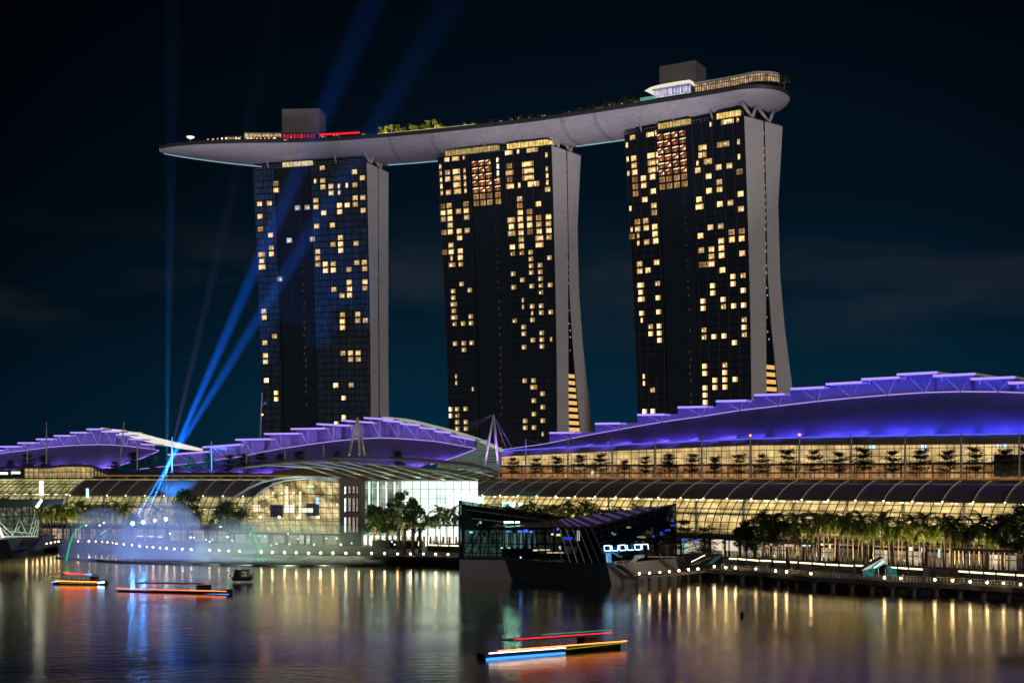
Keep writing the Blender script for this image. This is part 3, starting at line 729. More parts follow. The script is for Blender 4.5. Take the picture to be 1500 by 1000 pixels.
for px in (634, 668, 880): s = s_at(px, 16); g = MB(); g.box(dp(s, 17, DZ + .8), (4.0, .6, .7), math.atan2(deck(s)[1].y, deck(s)[1].x)); g.build('deck_lantern', wl, sp)
# garden light line
g = MB(); q = [s_at(p, 18) for p in range(553, 700, 12)]; g.tube([dp(s, 18.2, DZ + .75) for s in q], .16, 4); g.build('garden_strip', emit('garden_strip', (1, .92, .5), 1.2, False), sp)
# right end: white swoop canopy, blue bar, curved restaurant glass
lit_bar('pool_bar', 958, 1012, 11, 203.4, 206.8, interior('pool_bar_glow', (.75, .72, .95), (.10, .14, 1.0), (.9, .85, .8), .9, 1.5, 5, .3, .4, False, .4), M['white'], 3)
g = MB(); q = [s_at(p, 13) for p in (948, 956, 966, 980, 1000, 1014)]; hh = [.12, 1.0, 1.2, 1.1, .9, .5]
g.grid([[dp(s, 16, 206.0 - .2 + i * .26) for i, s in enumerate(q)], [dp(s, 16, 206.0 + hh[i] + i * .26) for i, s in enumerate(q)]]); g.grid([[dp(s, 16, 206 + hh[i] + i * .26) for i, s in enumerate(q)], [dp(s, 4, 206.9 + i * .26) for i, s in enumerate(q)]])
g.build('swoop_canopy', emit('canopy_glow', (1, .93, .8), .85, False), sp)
e0 = s_at(1020, 12); q = [e0 + (TOT - 1.2 - e0) * i / 26 for i in range(27)]
g = MB(); ww = lambda s: min(13.5, half(s) * .8)
g.grid([[dp(s, ww(s), 202.4) for s in q], [dp(s, ww(s), 205.9) for s in q]]); g.build('restaurant_glazing', interior('restaurant_glow', (1, .70, .36), (.42, .27, .13), (.08, .05, .03), 1.0, 1.1, 2.4, .22, .9, False, .45), sp)
g = MB(); g.grid([[dp(s, ww(s) + 1.4, 206.6) for s in q], [dp(s, -ww(s) - 1.4, 206.7) for s in q]]); g.grid([[dp(s, ww(s) + 1.4, 206.0) for s in q], [dp(s, ww(s) + 1.4, 206.6) for s in q]]); g.grid([[dp(s, ww(s) + 1.4, 206.0) for s in q], [dp(s, -ww(s) - 1.4, 206.0) for s in q]])
for s in q: g.bar(dp(s, ww(s) + .1, 202.4), dp(s, ww(s) + .1, 206.0), .12)
g.build('restaurant_roof', M['steel'], sp)
g = MB(); q2 = [s_at(p, 18) for p in (938, 945, 952, 960)]; g.grid([[dp(s, 18.3, DZ + .5) for s in q2], [dp(s, 18.3, DZ + 2.3) for s in q2]]); g.build('pool_screen', emit('pool_screen', (.25, .75, .6), .45, False), sp)
# unseen spots added in front, over the mall roofs, in place of tower-roof floods on the belly
for k, (px, Y, tx) in enumerate(((300, 470, 330), (470, 468, 470), (735, 400, 640), (800, 440, 790), (960, 420, 930), (1100, 400, 1050))):
    p = at(px, 640, Y); s = s_at(tx, 10); lamp('hull_flood', 'SPOT', p, 520000, (1, .89, .95), aim=dp(s, 12, 194), spot_size=R(27), spot_blend=1, shadow_soft_size=1.5)
# ------------------------------------------------------------------ mall halls with membrane roofs
def px_line(pts, n=1):
    return pts
def hall(name, label, fr, tube, nodes, bars, eave, t_tube, t_eave, led, led2, t_over, led_from=-999, straight=False):
    """tube: bright curved rib; bars: stepped roof edges (x0, x1, y0, y1); eave: lower roof edge; all (photo x, photo y) on plan line t"""
    c = fr.pt(tube[len(tube) // 2][0], t_tube, tube[len(tube) // 2][1])
    th = thing(name, label, 'exhibition hall', (c.x, c.y, DK))
    x0, x1 = tube[0][0], tube[-1][0]; n = 60; xs = [x0 + (x1 - x0) * i / n for i in range(n + 1)]
    T_ = [fr.pt(x, t_tube, smooth_line(tube, x)) for x in xs]
    ex = lambda x: x
    E = []
    for x in xs:
        tt = t_tube - (t_tube - t_eave); E.append(fr.pt(x, t_eave, smooth_line(eave, x)))
    rows = []
    for k in range(13):
        f_ = k / 12; r = []
        for a, b in zip(E, T_):
            p = a.lerp(b, f_); sag = math.sin(math.pi * f_) * (b.z - a.z) * .10; p.z += sag; r.append(p)
        rows.append(r)
    g = MB(); g.grid(rows); shell = g.build('roof_membrane', M['fabric'], th, True)
    g = MB(); g.tube(T_, .22, 6); g.build('roof_rib', led, th, True)
    # fascia wall behind the V struts, stepped top following the roof edges
    g = MB(); tb = t_tube + .6
    for (a, b, ya, yb), nb in zip(bars, bars[1:] + [None]):
        e = nb[0] if nb and nb[0] < b + 40 and nb[0] > a else b
        m = 6; A = [a + (max(b, e) - a) * i / m for i in range(m + 1)]
        lo = [fr.pt(x, tb, smooth_line(tube, x) if x0 <= x <= x1 else smooth_line(tube, min(max(x, x0), x1))) for x in A]
        hi = [fr.pt(x, tb, ya + (yb - ya) * min(1, (x - a) / (b - a)) + .6) for x in A]
        g.grid([lo, hi])
    g.build('fascia', M['fascia'], th)
    for i, (a, b, ya, yb) in enumerate(bars):
        p, q = fr.pt(a, t_over, ya), fr.pt(b, t_over, yb)
        d = V((fr.n.x, fr.n.y, 0)) * (t_tube + 14 - t_over); h = V((0, 0, .62))
        g = MB(); g.hexa([p - h, q - h, q - h + d, p - h + d, p, q, q + d, p + d]); plate = g.build('roof_plate', M['white'], th)
        g = MB(); o = V((-fr.n.x, -fr.n.y, 0)) * .12; u = V((0, 0, -.31)); g.bar(p + o + u, q + o + u, .2, .62); g.build('edge_light', led, plate)
        if i < len(bars) - 1 and bars[i + 1][0] < b:     # short post where one plate steps over the next
            k = fr.pt(a + (b - a) * .2, t_over + .4, ya + .8); g = MB(); g.bar(k, k - V((0, 0, 1.6)), .3); g.build('step_post', M['steel'], plate)
    for nx in nodes:
        ny = smooth_line(tube, nx); bb = min(bars, key=lambda b: abs((b[0] + b[1]) / 2 - nx)); w = bb[1] - bb[0]
        mid_ = (bb[0] + bb[1]) / 2; yy = lambda x: bb[2] + (bb[3] - bb[2]) * (x - bb[0]) / w
        g = MB(); f0 = fr.pt(nx, t_tube - .1, ny)
        for ax in (bb[0] + w * .22, bb[0] + w * (.55 if straight else .93)):
            if straight and ax > bb[0] + w * .4: ax = nx
            g.tube([f0, fr.pt(ax, t_over + .5, yy(ax) + .5)], .15, 5)
        g.build('strut', M['steel'], th)
    # LED strip along the eave
    g = MB(); pts = [p + V((-fr.n.x * .5, -fr.n.y * .5, -.15)) for p, x in zip(E, xs) if x > led_from]; g.tube(pts, .16, 5); g.build('eave_light', led2, th)
    return th, E, T_, xs

tubeR = [(738, 658.5), (800, 650), (850, 639.5), (907, 629), (970, 618), (1030, 609.5), (1084, 601), (1141, 594.5), (1200, 587.5), (1248, 583), (1300, 578.6), (1354, 575), (1407, 573.6), (1462, 574), (1520, 576), (1570, 579)]
barsR = [(805, 842, 632.5, 632), (872, 908, 619, 618.5), (934, 973, 606, 605.5), (993, 1036, 595, 594), (1049, 1093, 586, 585), (1105, 1149, 577, 575.5), (1158, 1207, 568, 565.5), (1210, 1262, 561, 558), (1262, 1317, 553.8, 551), (1314, 1373, 546.8, 543.6), (1367, 1429, 548.8, 545.8), (1422, 1487, 553.2, 550.6), (1477, 1545, 559, 557), (1535, 1600, 565, 563)]
nodesR = [836, 907, 970, 1030, 1084, 1141, 1198, 1248, 1300, 1354, 1407, 1462, 1520]
eaveR = [(738, 660), (800, 656), (950, 648.5), (1100, 641.5), (1250, 638), (1500, 634), (1570, 633)]
hallR, ER, TR, xsR = hall('exhibition_hall', 'largest purple and blue lit hall roof, rising in steps at the right', RF, tubeR, nodesR, barsR, eaveR, 74, 58, M['led_violet'], M['led_blue'], 71)
tubeM = [(205, 687), (290, 677.5), (325, 672.5), (350, 669), (370, 665), (411, 657), (451, 651), (489, 646), (525, 642.5), (556, 641), (584, 642), (611, 644), (636, 646), (659, 650), (681, 654), (697, 656.5)]
barsM = [(246, 306, 664.5, 660), (297, 352, 653.5, 649.5), (345, 397, 642.5, 641.5), (387, 438, 634, 633.5), (426, 476, 626.8, 626), (464, 513, 619.5, 622), (500, 547, 614.3, 617.6), (533, 576, 610.5, 613), (561, 590, 614.3, 617), (587, 615, 619, 621.5), (614, 638, 624.6, 627), (637, 661, 630, 632.5), (660, 696, 636, 643)]
nodesM = [281, 331, 370, 411, 451, 489, 522, 556, 584, 611, 636, 659, 681]
eaveM = [(205, 690), (330, 692), (450, 694), (560, 692), (610, 685), (641, 677), (675, 666), (697, 657)]
hallM, EM, TM, xsM = hall('exhibition_hall', 'violet lit hall roof in the middle, peaking left of the A-frame mast pair', MF, tubeM, nodesM, barsM, eaveM, 88, 72, M['led_violet'], M['led_violet'], 85.5, 625, straight=True)
tubeL = [(-60, 676), (0, 664), (75, 654.5), (110, 652), (142, 651), (165, 651.5), (185, 653), (205, 655.5), (233, 659.5)]
barsL = [(-62, -20, 670, 668), (-28, 1, 659, 658.5), (0, 26, 653, 652.6), (26, 52, 647.6, 647.3), (53, 78, 642, 641.8), (79, 103, 637, 636.8), (103, 127, 632.4, 632.2), (127, 150, 627.4, 627.2), (149, 175, 630.8, 631), (170, 190, 635.2, 636), (189, 208, 641.5, 642.5), (207, 227, 649, 650)]
nodesL = [15, 43, 70, 95, 119, 143, 165, 185, 205, 221]
eaveL = [(-60, 690), (0, 688), (130, 689), (165, 684), (190, 677), (212, 669), (233, 660)]
LF = Frame((-147, 425), (.955, -.298))
hallL, EL, TL, xsL = hall('exhibition_hall', 'violet hall roof at the far left with a white swept rear edge', LF, tubeL, nodesL, barsL, eaveL, 88, 74, M['led_violet'], M['led_violet'], 85.5, 155)
# white swept roof edge behind the left hall, and pale swept edge with louvred wall of the middle one; both edges' lit look is put into emission
def swept(par, fr, up, lo, t, name, m, n=16):
    g = MB(); x0, x1 = up[0][0], up[-1][0]; q = [x0 + (x1 - x0) * i / n for i in range(n + 1)]
    A = [fr.pt(x, t, smooth_line(lo, x)) for x in q]; B = [fr.pt(x, t, smooth_line(up, x)) for x in q]
    d = V((fr.n.x, fr.n.y, 0))
    g.grid([A, B]); g.grid([B, [p + d * 9 - V((0, 0, .4)) for p in B]]); g.grid([[p + d * 9 - V((0, 0, .8)) for p in A], A])
    return g.build(name, m, par)
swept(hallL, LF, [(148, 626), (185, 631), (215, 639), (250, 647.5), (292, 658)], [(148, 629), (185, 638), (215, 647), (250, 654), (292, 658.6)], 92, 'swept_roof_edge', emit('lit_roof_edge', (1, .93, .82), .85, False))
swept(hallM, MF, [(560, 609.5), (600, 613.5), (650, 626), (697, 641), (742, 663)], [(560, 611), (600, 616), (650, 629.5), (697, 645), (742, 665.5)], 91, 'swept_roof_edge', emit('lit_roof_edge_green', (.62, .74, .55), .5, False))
g = MB()
louv = [(698, 645), (741, 665), (741, 692), (640, 692), (641, 679), (675, 668), (698, 658)]
g.face([MF.pt(x, 90, y) for x, y in louv])
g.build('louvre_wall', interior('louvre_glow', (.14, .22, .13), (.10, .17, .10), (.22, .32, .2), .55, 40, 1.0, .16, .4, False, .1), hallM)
lv = [o for o in COL.objects if o.name.startswith('louvre_wall')][0]
me = lv.data; ul = me.uv_layers.new(name='UVMap').data
for l in me.loops: co = me.vertices[l.vertex_index].co; ul[l.index].uv = (co.x, co.z)
g = MB()
for y in range(650, 692, 4):
    xs_ = [x for x in range(640, 742, 3) if y > smooth_line([(640, 680), (675, 668), (698, 655), (699, 646), (741, 665)], x) + 1]
    if len(xs_) > 1: g.bar(MF.pt(xs_[0], 89.6, y), MF.pt(xs_[-1], 89.6, y), .12, .25)
g.build('louvre_slats', M['steel'], lv)

# ---- roof wash lights: LED floods standing along eaves and ribs, one colour each
def wash(par_pts_lo, par_pts_hi, cols, power, n, fr, tilt=.62):
    m = len(par_pts_lo)
    for k in range(n):
        i = int((k + .5) * m / n); a, b = par_pts_lo[i], par_pts_hi[i]
        out = V((-fr.n.x, -fr.n.y, 0))
        p = a + out * 2.2 + V((0, 0, .5)); q = a.lerp(b, tilt)
        lamp('roof_wash', 'AREA', p, power * (.6 + .8 * random.random()), cols(i / m), aim=q + out * 1.2, shape='RECTANGLE', size=(par_pts_lo[min(m - 1, i + 3)] - par_pts_lo[max(0, i - 3)]).length * .55, size_y=.4, spread=R(120))
wash(ER, TR, lambda f: (.20 - .15 * min(1, f * 1.35), .07 - .02 * f, 1.0), 1500, 17, RF, .78)
wash(EM[6:], TM[6:], lambda f: (.22, .10, 1.0), 1500, 12, MF, .78)
wash(EL, TL, lambda f: (.22, .13, 1.0), 1500, 9, LF, .78)
def fascia_wash(T_, fr, cols, power, n, h=5):
    m = len(T_); out = V((-fr.n.x, -fr.n.y, 0))
    for k in range(n):
        i = min(m - 1, int((k + .5) * m / n)); p = T_[i] + out * 2.2 + V((0, 0, .35))
        lamp('fascia_wash', 'AREA', p, power, cols(i / m), aim=T_[i] + V((0, 0, h)), shape='RECTANGLE', size=(T_[min(m - 1, i + 2)] - T_[max(0, i - 2)]).length, size_y=.3, spread=R(150))
fascia_wash(TR, RF, lambda f: (.30 - .22 * max(0, f - .45) / .55, .17 - .08 * f, 1.0), 34, 16)
fascia_wash(TM, MF, lambda f: (.28 + .15 * (f > .85), .17, 1.0), 35, 13)
fascia_wash(TL, LF, lambda f: (.26, .18, 1.0), 32, 10)

# ---- right hall's upper storey behind the terrace
RT = 23.4                                    # terrace level
def band(fr, px0, px1, t, z0, z1, m, name, par, n=40):
    q = [px0 + (px1 - px0) * i / n for i in range(n + 1)]; g = MB()
    zf0 = z0 if callable(z0) else (lambda x: z0); zf1 = z1 if callable(z1) else (lambda x: z1)
    g.grid([[fr.pt(x, t, z=zf0(x)) for x in q], [fr.pt(x, t, z=zf1(x)) for x in q]]); return g.build(name, m, par)
eaveZ = lambda x: RF.pt(x, 58, smooth_line(eaveR, x)).z
soff = lambda x: RF.pt(x, 60, smooth_line([(738, 668), (900, 660), (1100, 651.5), (1300, 651), (1570, 649)], x)).z
M['creamroom'] = interior('gallery_glow', (1, .72, .32), (.92, .62, .27), (.5, .33, .15), 1.05, 3.2, 4.2, .06, .55, True, .16)
M['clayroom'] = interior('gallery_glow_low', (.62, .27, .10), (.85, .50, .22), (.12, .05, .02), .75, 4.5, 2.2, .22, .8, True, .3)
band(RF, 735, 1585, 66, lambda x: RT + 4.6, lambda x: max(RT + 5, soff(x) + .3), M['creamroom'], 'gallery_wall', hallR)
band(RF, 735, 1585, 65.9, RT, RT + 4.6, M['clayroom'], 'gallery_wall', hallR)
g = MB(); q = [735 + 850 * i / 40 for i in range(41)]
g.grid([[RF.pt(x, 57.6, z=soff(x)) for x in q], [RF.pt(x, 57.6, z=eaveZ(x) - .3) for x in q]]); g.grid([[RF.pt(x, 57.6, z=soff(x)) for x in q], [RF.pt(x, 66, z=soff(x)) for x in q]])
g.build('soffit', mat('soffit_panel', (.10, .085, .075), .6, 0, .3, .3), hallR)
g = MB()
for x in range(738, 1585, 11):
    s = RF.s(x, 60)
    g.bar(RF.w(s, 60, RT), RF.w(s, 60, soff(x)), .10, .14)
for z in (RT + 2.0, RT + 4.6, RT + 6.6, RT + 8.6):
    for a, b in zip(q, q[1:]):
        if z < min(soff(a), soff(b)): g.bar(RF.pt(a, 59.95, z=z), RF.pt(b, 59.95, z=z), .12, .16 if z != RT + 4.6 else .4)
g.build('glazing_bars', mat('glazing_bar', (.035, .028, .02), .5, .2, 0), hallR)
g = MB(); g.grid([[RF.pt(x, 60.3, z=RT) for x in q], [RF.pt(x, 60.3, z=soff(x)) for x in q]]); g.build('glazing', glass('clear_glass', (.9, .9, .86)), hallR)
dl = emit('downlight', (1, .85, .55), 3.2, False)
def small_boxes(fr, lst, m, name, par, t):
    for x, y, w, h in lst:
        p = fr.pt(x, t, y); g = MB(); g.box(p, (w, .2, h), math.atan2(fr.u.y, fr.u.x)); g.build(name, m, par)
small_boxes(RF, [(1278, 654, 1.5, 1.2), (1353, 655, 1.4, 1.8), (1463, 652.5, .9, 1.1), (1473, 652.5, .9, 1.1), (868, 692, 1.1, .9)], emit('blue_screen', (.55, .8, 1), 1.6, False), 'screen', hallR, 65.4)
g = MB(); p = RF.pt(1482, 65.5, 682); g.box(p, (9, .3, 5.5), math.atan2(RF.u.y, RF.u.x)); g.build('dark_doorway', M['darkgrey'], hallR)

# ------------------------------------------------------------------ glass barrel arcades along the quay
M['arcroom'] = interior('arcade_glow', (.78, .56, .20), (.95, .70, .30), (.20, .13, .04), 1.4, 7.5, 3.6, .10, .75, True, .11)
M['arcroomgreen'] = interior('arcade_glow_green', (.60, .56, .22), (.80, .70, .32), (.16, .15, .05), .95, 7.5, 3.6, .10, .7, True, .11)
M['shop'] = interior('shopfront_glow', (.9, .72, .48), (.16, .12, .08), (.02, .015, .01), .85, 4.6, 4.4, .40, .97, True, .15)
M['rib'] = mat('arcade_rib', (.05, .042, .03), .45, .3, 0)
M['glz'] = glass('barrel_glass', (.93, .93, .90), rough=.03)
def arcade(label, fr, px0, px1, cpx0, cpx1, tf, td, zb, zt, acan, room, rib_m, beads=True, lip=.45, shop_px=None, ribstep=2.45):
    c = fr.pt((px0 + px1) / 2, tf + td / 2, z=DK)
    th = thing('glass_arcade', label, 'arcade', c)
    s0, s1 = fr.s(px0, tf + td * .5), fr.s(px1, tf + td * .5); c0, c1 = fr.s(cpx0, tf + td * (1 - math.sin(acan))), fr.s(cpx1, tf + td * (1 - math.sin(acan)))
    arc = lambda a, o=0: (tf + td * (1 - math.sin(a)) - o * math.sin(a), zb + (zt - zb) * math.cos(a) + o * math.cos(a))
    N = max(8, int((s1 - s0) / 10)); sl = [s0 + (s1 - s0) * i / N for i in range(N + 1)]
    # room behind: back wall, floor edges with downlights
    g = MB(); g.grid([[fr.w(s, tf + td * .62, zb - .4) for s in sl], [fr.w(s, tf + td * .62, zt - .6) for s in sl]]); g.build('arcade_room', room, th)
    g = MB()
    for z in (zb + .2, zb + (zt - zb) * .38, zb + (zt - zb) * .66):
        g.prism([fr.w(s0, tf + .8, z), fr.w(s1, tf + .8, z), fr.w(s1, tf + td * .62, z), fr.w(s0, tf + td * .62, z)], (0, 0, .45)) if z < zb + 1 else g.prism([fr.w(s0, tf + td * .3, z), fr.w(s1, tf + td * .3, z), fr.w(s1, tf + td * .62, z), fr.w(s0, tf + td * .62, z)], (0, 0, .35))
    g.build('gallery_floor', M['steel'], th)
    g = MB(); s = s0 + 2
    while s < s1:
        for z, t in ((zb + (zt - zb) * .38 - .2, td * .32), (zb + (zt - zb) * .66 - .2, td * .34)):
            if random.random() < .8: g.box(fr.w(s, tf + t, z), (random.uniform(.8, 2.2), .4, .22), math.atan2(fr.u.y, fr.u.x))
        s += 4.2
    g.build('gallery_lights', dl, th)
    s = s0 + 3
    while s < s1: g = MB(); g.bar(fr.w(s, tf + td * .36, zb), fr.w(s, tf + td * .36, zb + (zt - zb) * .72), .55); g.build('gallery_column', M['white'], th); s += 15
    # curved glass and its ribs
    aa = [math.pi / 2 * k / 12 for k in range(13)]
    g = MB(); g.grid([[fr.w(s, *arc(a, -.06)) for s in sl] for a in aa]); g.build('barrel_glass', M['glz'], th, True)
    g = MB(); s = s0
    while s <= s1:
        for a, b in zip(aa, aa[1:]): g.bar(fr.w(s, *arc(a)), fr.w(s, *arc(b)), .16, .22)
        s += ribstep
    for k in range(1, 13):
        a = math.pi / 2 * k / 12; g.bar(fr.w(s0, *arc(a)), fr.w(s1, *arc(a)), .14, .16)
    g.build('barrel_ribs', rib_m, th)
    # opaque canopy over the crown
    M_ = max(4, int((c1 - c0) / 8)); cs = [c0 + (c1 - c0) * i / M_ for i in range(M_ + 1)]; ca_ = [acan * k / 10 for k in range(11)]
    g = MB(); g.grid([[fr.w(s, *arc(a, lip)) for s in cs] for a in ca_]); g.grid([[fr.w(s, *arc(acan, lip)) for s in cs], [fr.w(s, *arc(acan, .12)) for s in cs]])
    g.grid([[fr.w(c0, *arc(a, lip)) for a in ca_], [fr.w(c0, *arc(a, .12)) for a in ca_]])
    can = g.build('canopy', M['roofdark'], th, True)
    sp_ = 7.4; s = c0 + 1.0; can_n = 0
    while s < c1 and can_n < 60:
        g = MB(); pts = [fr.w(s, *arc(acan * (.08 + .92 * k / 14), lip + .14)) for k in range(15)]; g.tube(pts, .08, 4)
        for k in range(0, 13):
            a = acan * (.3 + .7 * k / 12); g.box(fr.w(s, *arc(a, lip + .22)), (.24, .24, .2), math.atan2(fr.u.y, fr.u.x), 1)
        g.ball(fr.w(s, *arc(acan * 1.005, lip + .1)), .26, 6, 4, 2)
        g.build('canopy_rib', [M['darkgrey'], bead_m, beadend], can); s += sp_; can_n += 1
    # parapet rail at the terrace edge, its lit look put into a glow
    g = MB(); g.bar(fr.w(c0, tf + td, zt + lip + .2), fr.w(c1, tf + td, zt + lip + .2), .5, .5); g.build('parapet', parap, th)
    # ledge and shopfronts below
    g = MB(); g.prism([fr.w(s0, tf - 1.0, zb - .75), fr.w(s1, tf - 1.0, zb - .75), fr.w(s1, tf + 1.2, zb - .75), fr.w(s0, tf + 1.2, zb - .75)], (0, 0, .8)); g.build('ledge', M['darkgrey'], th)
    g = MB(); g.grid([[fr.w(s, tf + 2.2, DK) for s in sl], [fr.w(s, tf + 2.2, zb - .7) for s in sl]]); g.build('shopfront', M['shop'], th)
    g = MB(); s = s0 + 1
    while s < s1:
        g.bar(fr.w(s, tf + 1.6, DK), fr.w(s, tf + 1.6, zb - .7), .9 if int(s) % 3 else 1.3, .5); s += 7.6
    for z in (DK + 2.9, DK + .5): g.bar(fr.w(s0, tf + 1.9, z), fr.w(s1, tf + 1.9, z), .12, .2)
    s = s0
    while s < s1: g.bar(fr.w(s, tf + 1.95, DK), fr.w(s, tf + 1.95, zb - .7), .1); s += 1.9
    g.build('shopfront_frame', M['dark'], th)
    return th, arc
bead_m = emit('canopy_bead', (1, .84, .58), .32, False); beadend = emit('canopy_lamp', (1, .86, .58), 3.0, False); parap = emit('parapet_glow', (.75, .36, .10), .30, False)
arcR, arR = arcade('long glass barrel arcade at the right, dark canopy above the row of palms', RF, 672, 1600, 655, 1600, 28, 22, 8.6, 23.3, R(49), M['arcroom'], M['rib'])
arcM, arM = arcade('glass barrel arcade behind the fountains, canopy sloping off at its left end', MF, -60, 392, 100, 390, 34, 22, 7.6, 24.0, R(52), M['arcroomgreen'], M['rib'])
sgp = [(1146, 788, 4.5, .7, (1, .30, .30), .8), (1150, 797, 5, 1.0, (.9, .7, .6), .7), (1177, 795, 1.1, 1.6, (.6, .8, 1), 1.6), (1184, 795, 1.1, 1.6, (.75, .85, 1), 1.6), (1098, 797, .7, 3.2, (.3, .9, .75), 1.3), (1424, 803, 1.2, 1.1, (.55, .8, 1), 1.7), (1440, 803, 1.5, .9, (.8, .9, 1), 1.5), (1376, 810, .5, 2.0, (.5, .85, .9), 1.3), (1463, 805, 1, .6, (1, .8, .4), 1.8), (1204, 793, .7, 1.8, (1, .85, .6), 1.3), (1215, 796, .7, 2.4, (1, .85, .6), 1.1), (1334, 803, .9, 1.0, (.95, .95, 1), 1.1), (1352, 805, .9, 1.0, (.95, .95, 1), .9), (1050, 797, 3.2, 3.0, (1, .82, .6), .9), (1072, 799, 3.4, 2.6, (1, .86, .66), .8), (1007, 791, 8, .5, (.08, .14, 1), 2.2), (1002, 799, 1.2, 2.8, (.2, .8, .8), .8), (1014, 800, 4.5, 2.8, (.85, .8, .6), .7), (1040, 788, 3, .4, (1, .5, .3), 1.2)]
for x, y, w, h, c_, st in sgp: small_boxes(RF, [(x, y, w, h)], emit('shop_sign_glow', c_, st, False), 'shop_sign', arcR, 29.4)
# glowing boxes for the teal floodlight and its tint at the arcade end behind the dark pavilion
small_boxes(RF, [(700, 733, 5, 2.2), (745, 738.5, 5, 1.4), (763, 739.5, 1.6, 1.2)], emit('teal_flood', (.30, 1, .72), 9.0), 'teal_flood_box', arcR, 33)
p = RF.pt(748, 26.0, 741); uplight('teal_lamp', p, 3200, (.35, 1, .8), p + V((1, 3, .4)), 150, .4)
small_boxes(MF, [(128, 722, .9, 3.2)], emit('teal_sign', (.5, .9, 1), 1.8), 'arcade_sign', arcM, 33)
small_boxes(MF, [(60.5, 715, 1.6, 5.0)], emit('white_sign', (.9, 1, .9), 1.7), 'arcade_sign', arcM, 33.4)

# small dark hall with lit glass that sits above the left arcade
th = thing('terrace_hall', 'small hall of lit amber glass under a curved dark roof, above the far left arcade', 'hall', MF.pt(85, 58, z=24))
lowz = MF.pt(85, 56, 703).z
g = MB(); g.grid([[MF.pt(x, 58, z=lowz) for x in range(35, 138, 6)], [MF.pt(x, 58, smooth_line([(35, 686), (75, 686), (95, 682.5), (137, 684)], x)) for x in range(35, 138, 6)]])
g.build('hall_glazing', interior('hall_glow', (.95, .72, .32), (.8, .55, .22), (.3, .2, .08), .62, 2.2, 3, .1, .6, False, .2), th)
g = MB()
for x in range(35, 138, 7): g.bar(MF.pt(x, 57.7, z=lowz), MF.pt(x, 57.7, 686), .14)
for y in (691, 697, 703): g.bar(MF.pt(35, 57.7, y), MF.pt(137, 57.7, y), .14)
g.bar(MF.pt(34, 57.6, 686), MF.pt(34, 57.6, 704), 1.1); g.build('hall_frame', M['dark'], th)
g = MB(); rp = [(-70, 686), (0, 684), (40, 682.5), (75, 682), (95, 680.3), (115, 680), (133, 681), (150, 687), (165, 693), (182, 698)]
g.grid([[MF.pt(x, 56.2, y + 3.2) for x, y in rp], [MF.pt(x, 56.2, y) for x, y in rp], [MF.pt(x, 68, y - .6) for x, y in rp]]); g.build('hall_roof', M['darkgrey'], th)
g = MB(); g.grid([[MF.pt(x, 57.8, y) for x, y in ((138, 703), (150, 703), (168, 703))], [MF.pt(x, 57.8, y) for x, y in ((138, 688), (150, 692), (168, 700))]]); g.build('hall_glazing', interior('hall_glow2', (.7, .5, .2), (.5, .34, .12), (.02, .015, .01), .55, 1.4, 9, .3, .5, False, .2), th)
for x, y in ((5, 693), (23, 692)): g = MB(); g.box(MF.pt(x, 60, y), (3.4, .4, .8), -.2); g.build('ceiling_light', emit('ceil' + str(x), (1, .75, .45), 3, False), th)

# ------------------------------------------------------------------ entrance block: cut barrel end, brown stone tower, white event hall, rafter canopy
th = thing('entrance_hall', 'glazed entrance with arched barrel end, brown stone bay and tall white lit wall', 'entrance hall', MF.pt(520, 40, z=DK))
gz = MF.pt(420, 36, 781).z
archp = [(343, 779), (345, 768), (350, 755), (358, 742), (370, 729), (385, 717), (402, 708), (420, 703), (445, 700.5), (470, 701.5), (497, 704)]
g = MB(); A = [MF.pt(x, 36, y) for x, y in archp]; g.grid([[MF.pt(x, 36, z=gz) for x, y in archp], A]); g.build('entrance_room', interior('entrance_glow', (.88, .72, .34), (.62, .46, .18), (.14, .12, .05), 1.05, 4.2, 3.4, .12, .9, True, .26), th)
g = MB()
for x, y in ((405, 752), (453, 740), (487, 728), (483, 752)):
    pass
for x in range(352, 498, 9):
    yt = smooth_line(archp, x); g.bar(MF.pt(x, 35.6, 780), MF.pt(x, 35.6, yt), .13)
for y in range(706, 781, 9):
    xl = min([x for x in range(343, 497) if smooth_line(archp, x) <= y] or [497]); g.bar(MF.pt(xl, 35.6, y), MF.pt(497, 35.6, y), .13)
g.build('entrance_frame', M['dark'], th)
rimg = mat('green_white_rim', (.55, .62, .52), .5)
for off, nm in ((0, 'arch_rim'), (-40, 'arch_rim')):
    pts = [(x + (off * (1 - i / 10.) if off else 0), y - (0 if not off else 3)) for i, (x, y) in enumerate(archp)]
    g = MB(); q = [MF.pt(x, 34.6, y) for x, y in pts]; g.tube(q, .42 if off else .34, 6); g.build(nm, rimg, th, True)
for x, y, w, h, c_ in ((375, 744, 3, 2.2, (.9, .8, .5)), (420, 728, 1, 7, (1, .9, .6)), (440, 740, 1, 9, (1, .85, .5)), (465, 733, .9, 2.2, (.5, .8, 1)), (452, 715, .8, 2.6, (.4, .9, .5)), (424, 745, 3.5, 2.6, (.95, .9, .8)), (448, 747, 5, 1.4, (1, .9, .7)), (478, 739, .8, .8, (1, .8, .6)), (486, 739, .8, .8, (1, .8, .6)), (494, 739, .8, .8, (1, .8, .6)), (455, 712, 2.4, .6, (1, .9, .5)), (400, 722, .9, .9, (1, .9, .6)), (413, 722, .9, .9, (1, .9, .6)), (430, 722, .9, .9, (1, .9, .6))):
    g = MB(); g.box(MF.pt(x, 35.75, y), (w, .12, h), -.3); g.build('display', emit('display_' + str(int(x)) + str(int(y)), c_, 1.15, False), th)
for x, y in ((405, 748), (458, 746)): g = MB(); g.box(MF.pt(x, 35.8, y), (4.5, .1, 4), -.3); g.build('exhibit_panel', M['darkgrey'], th)
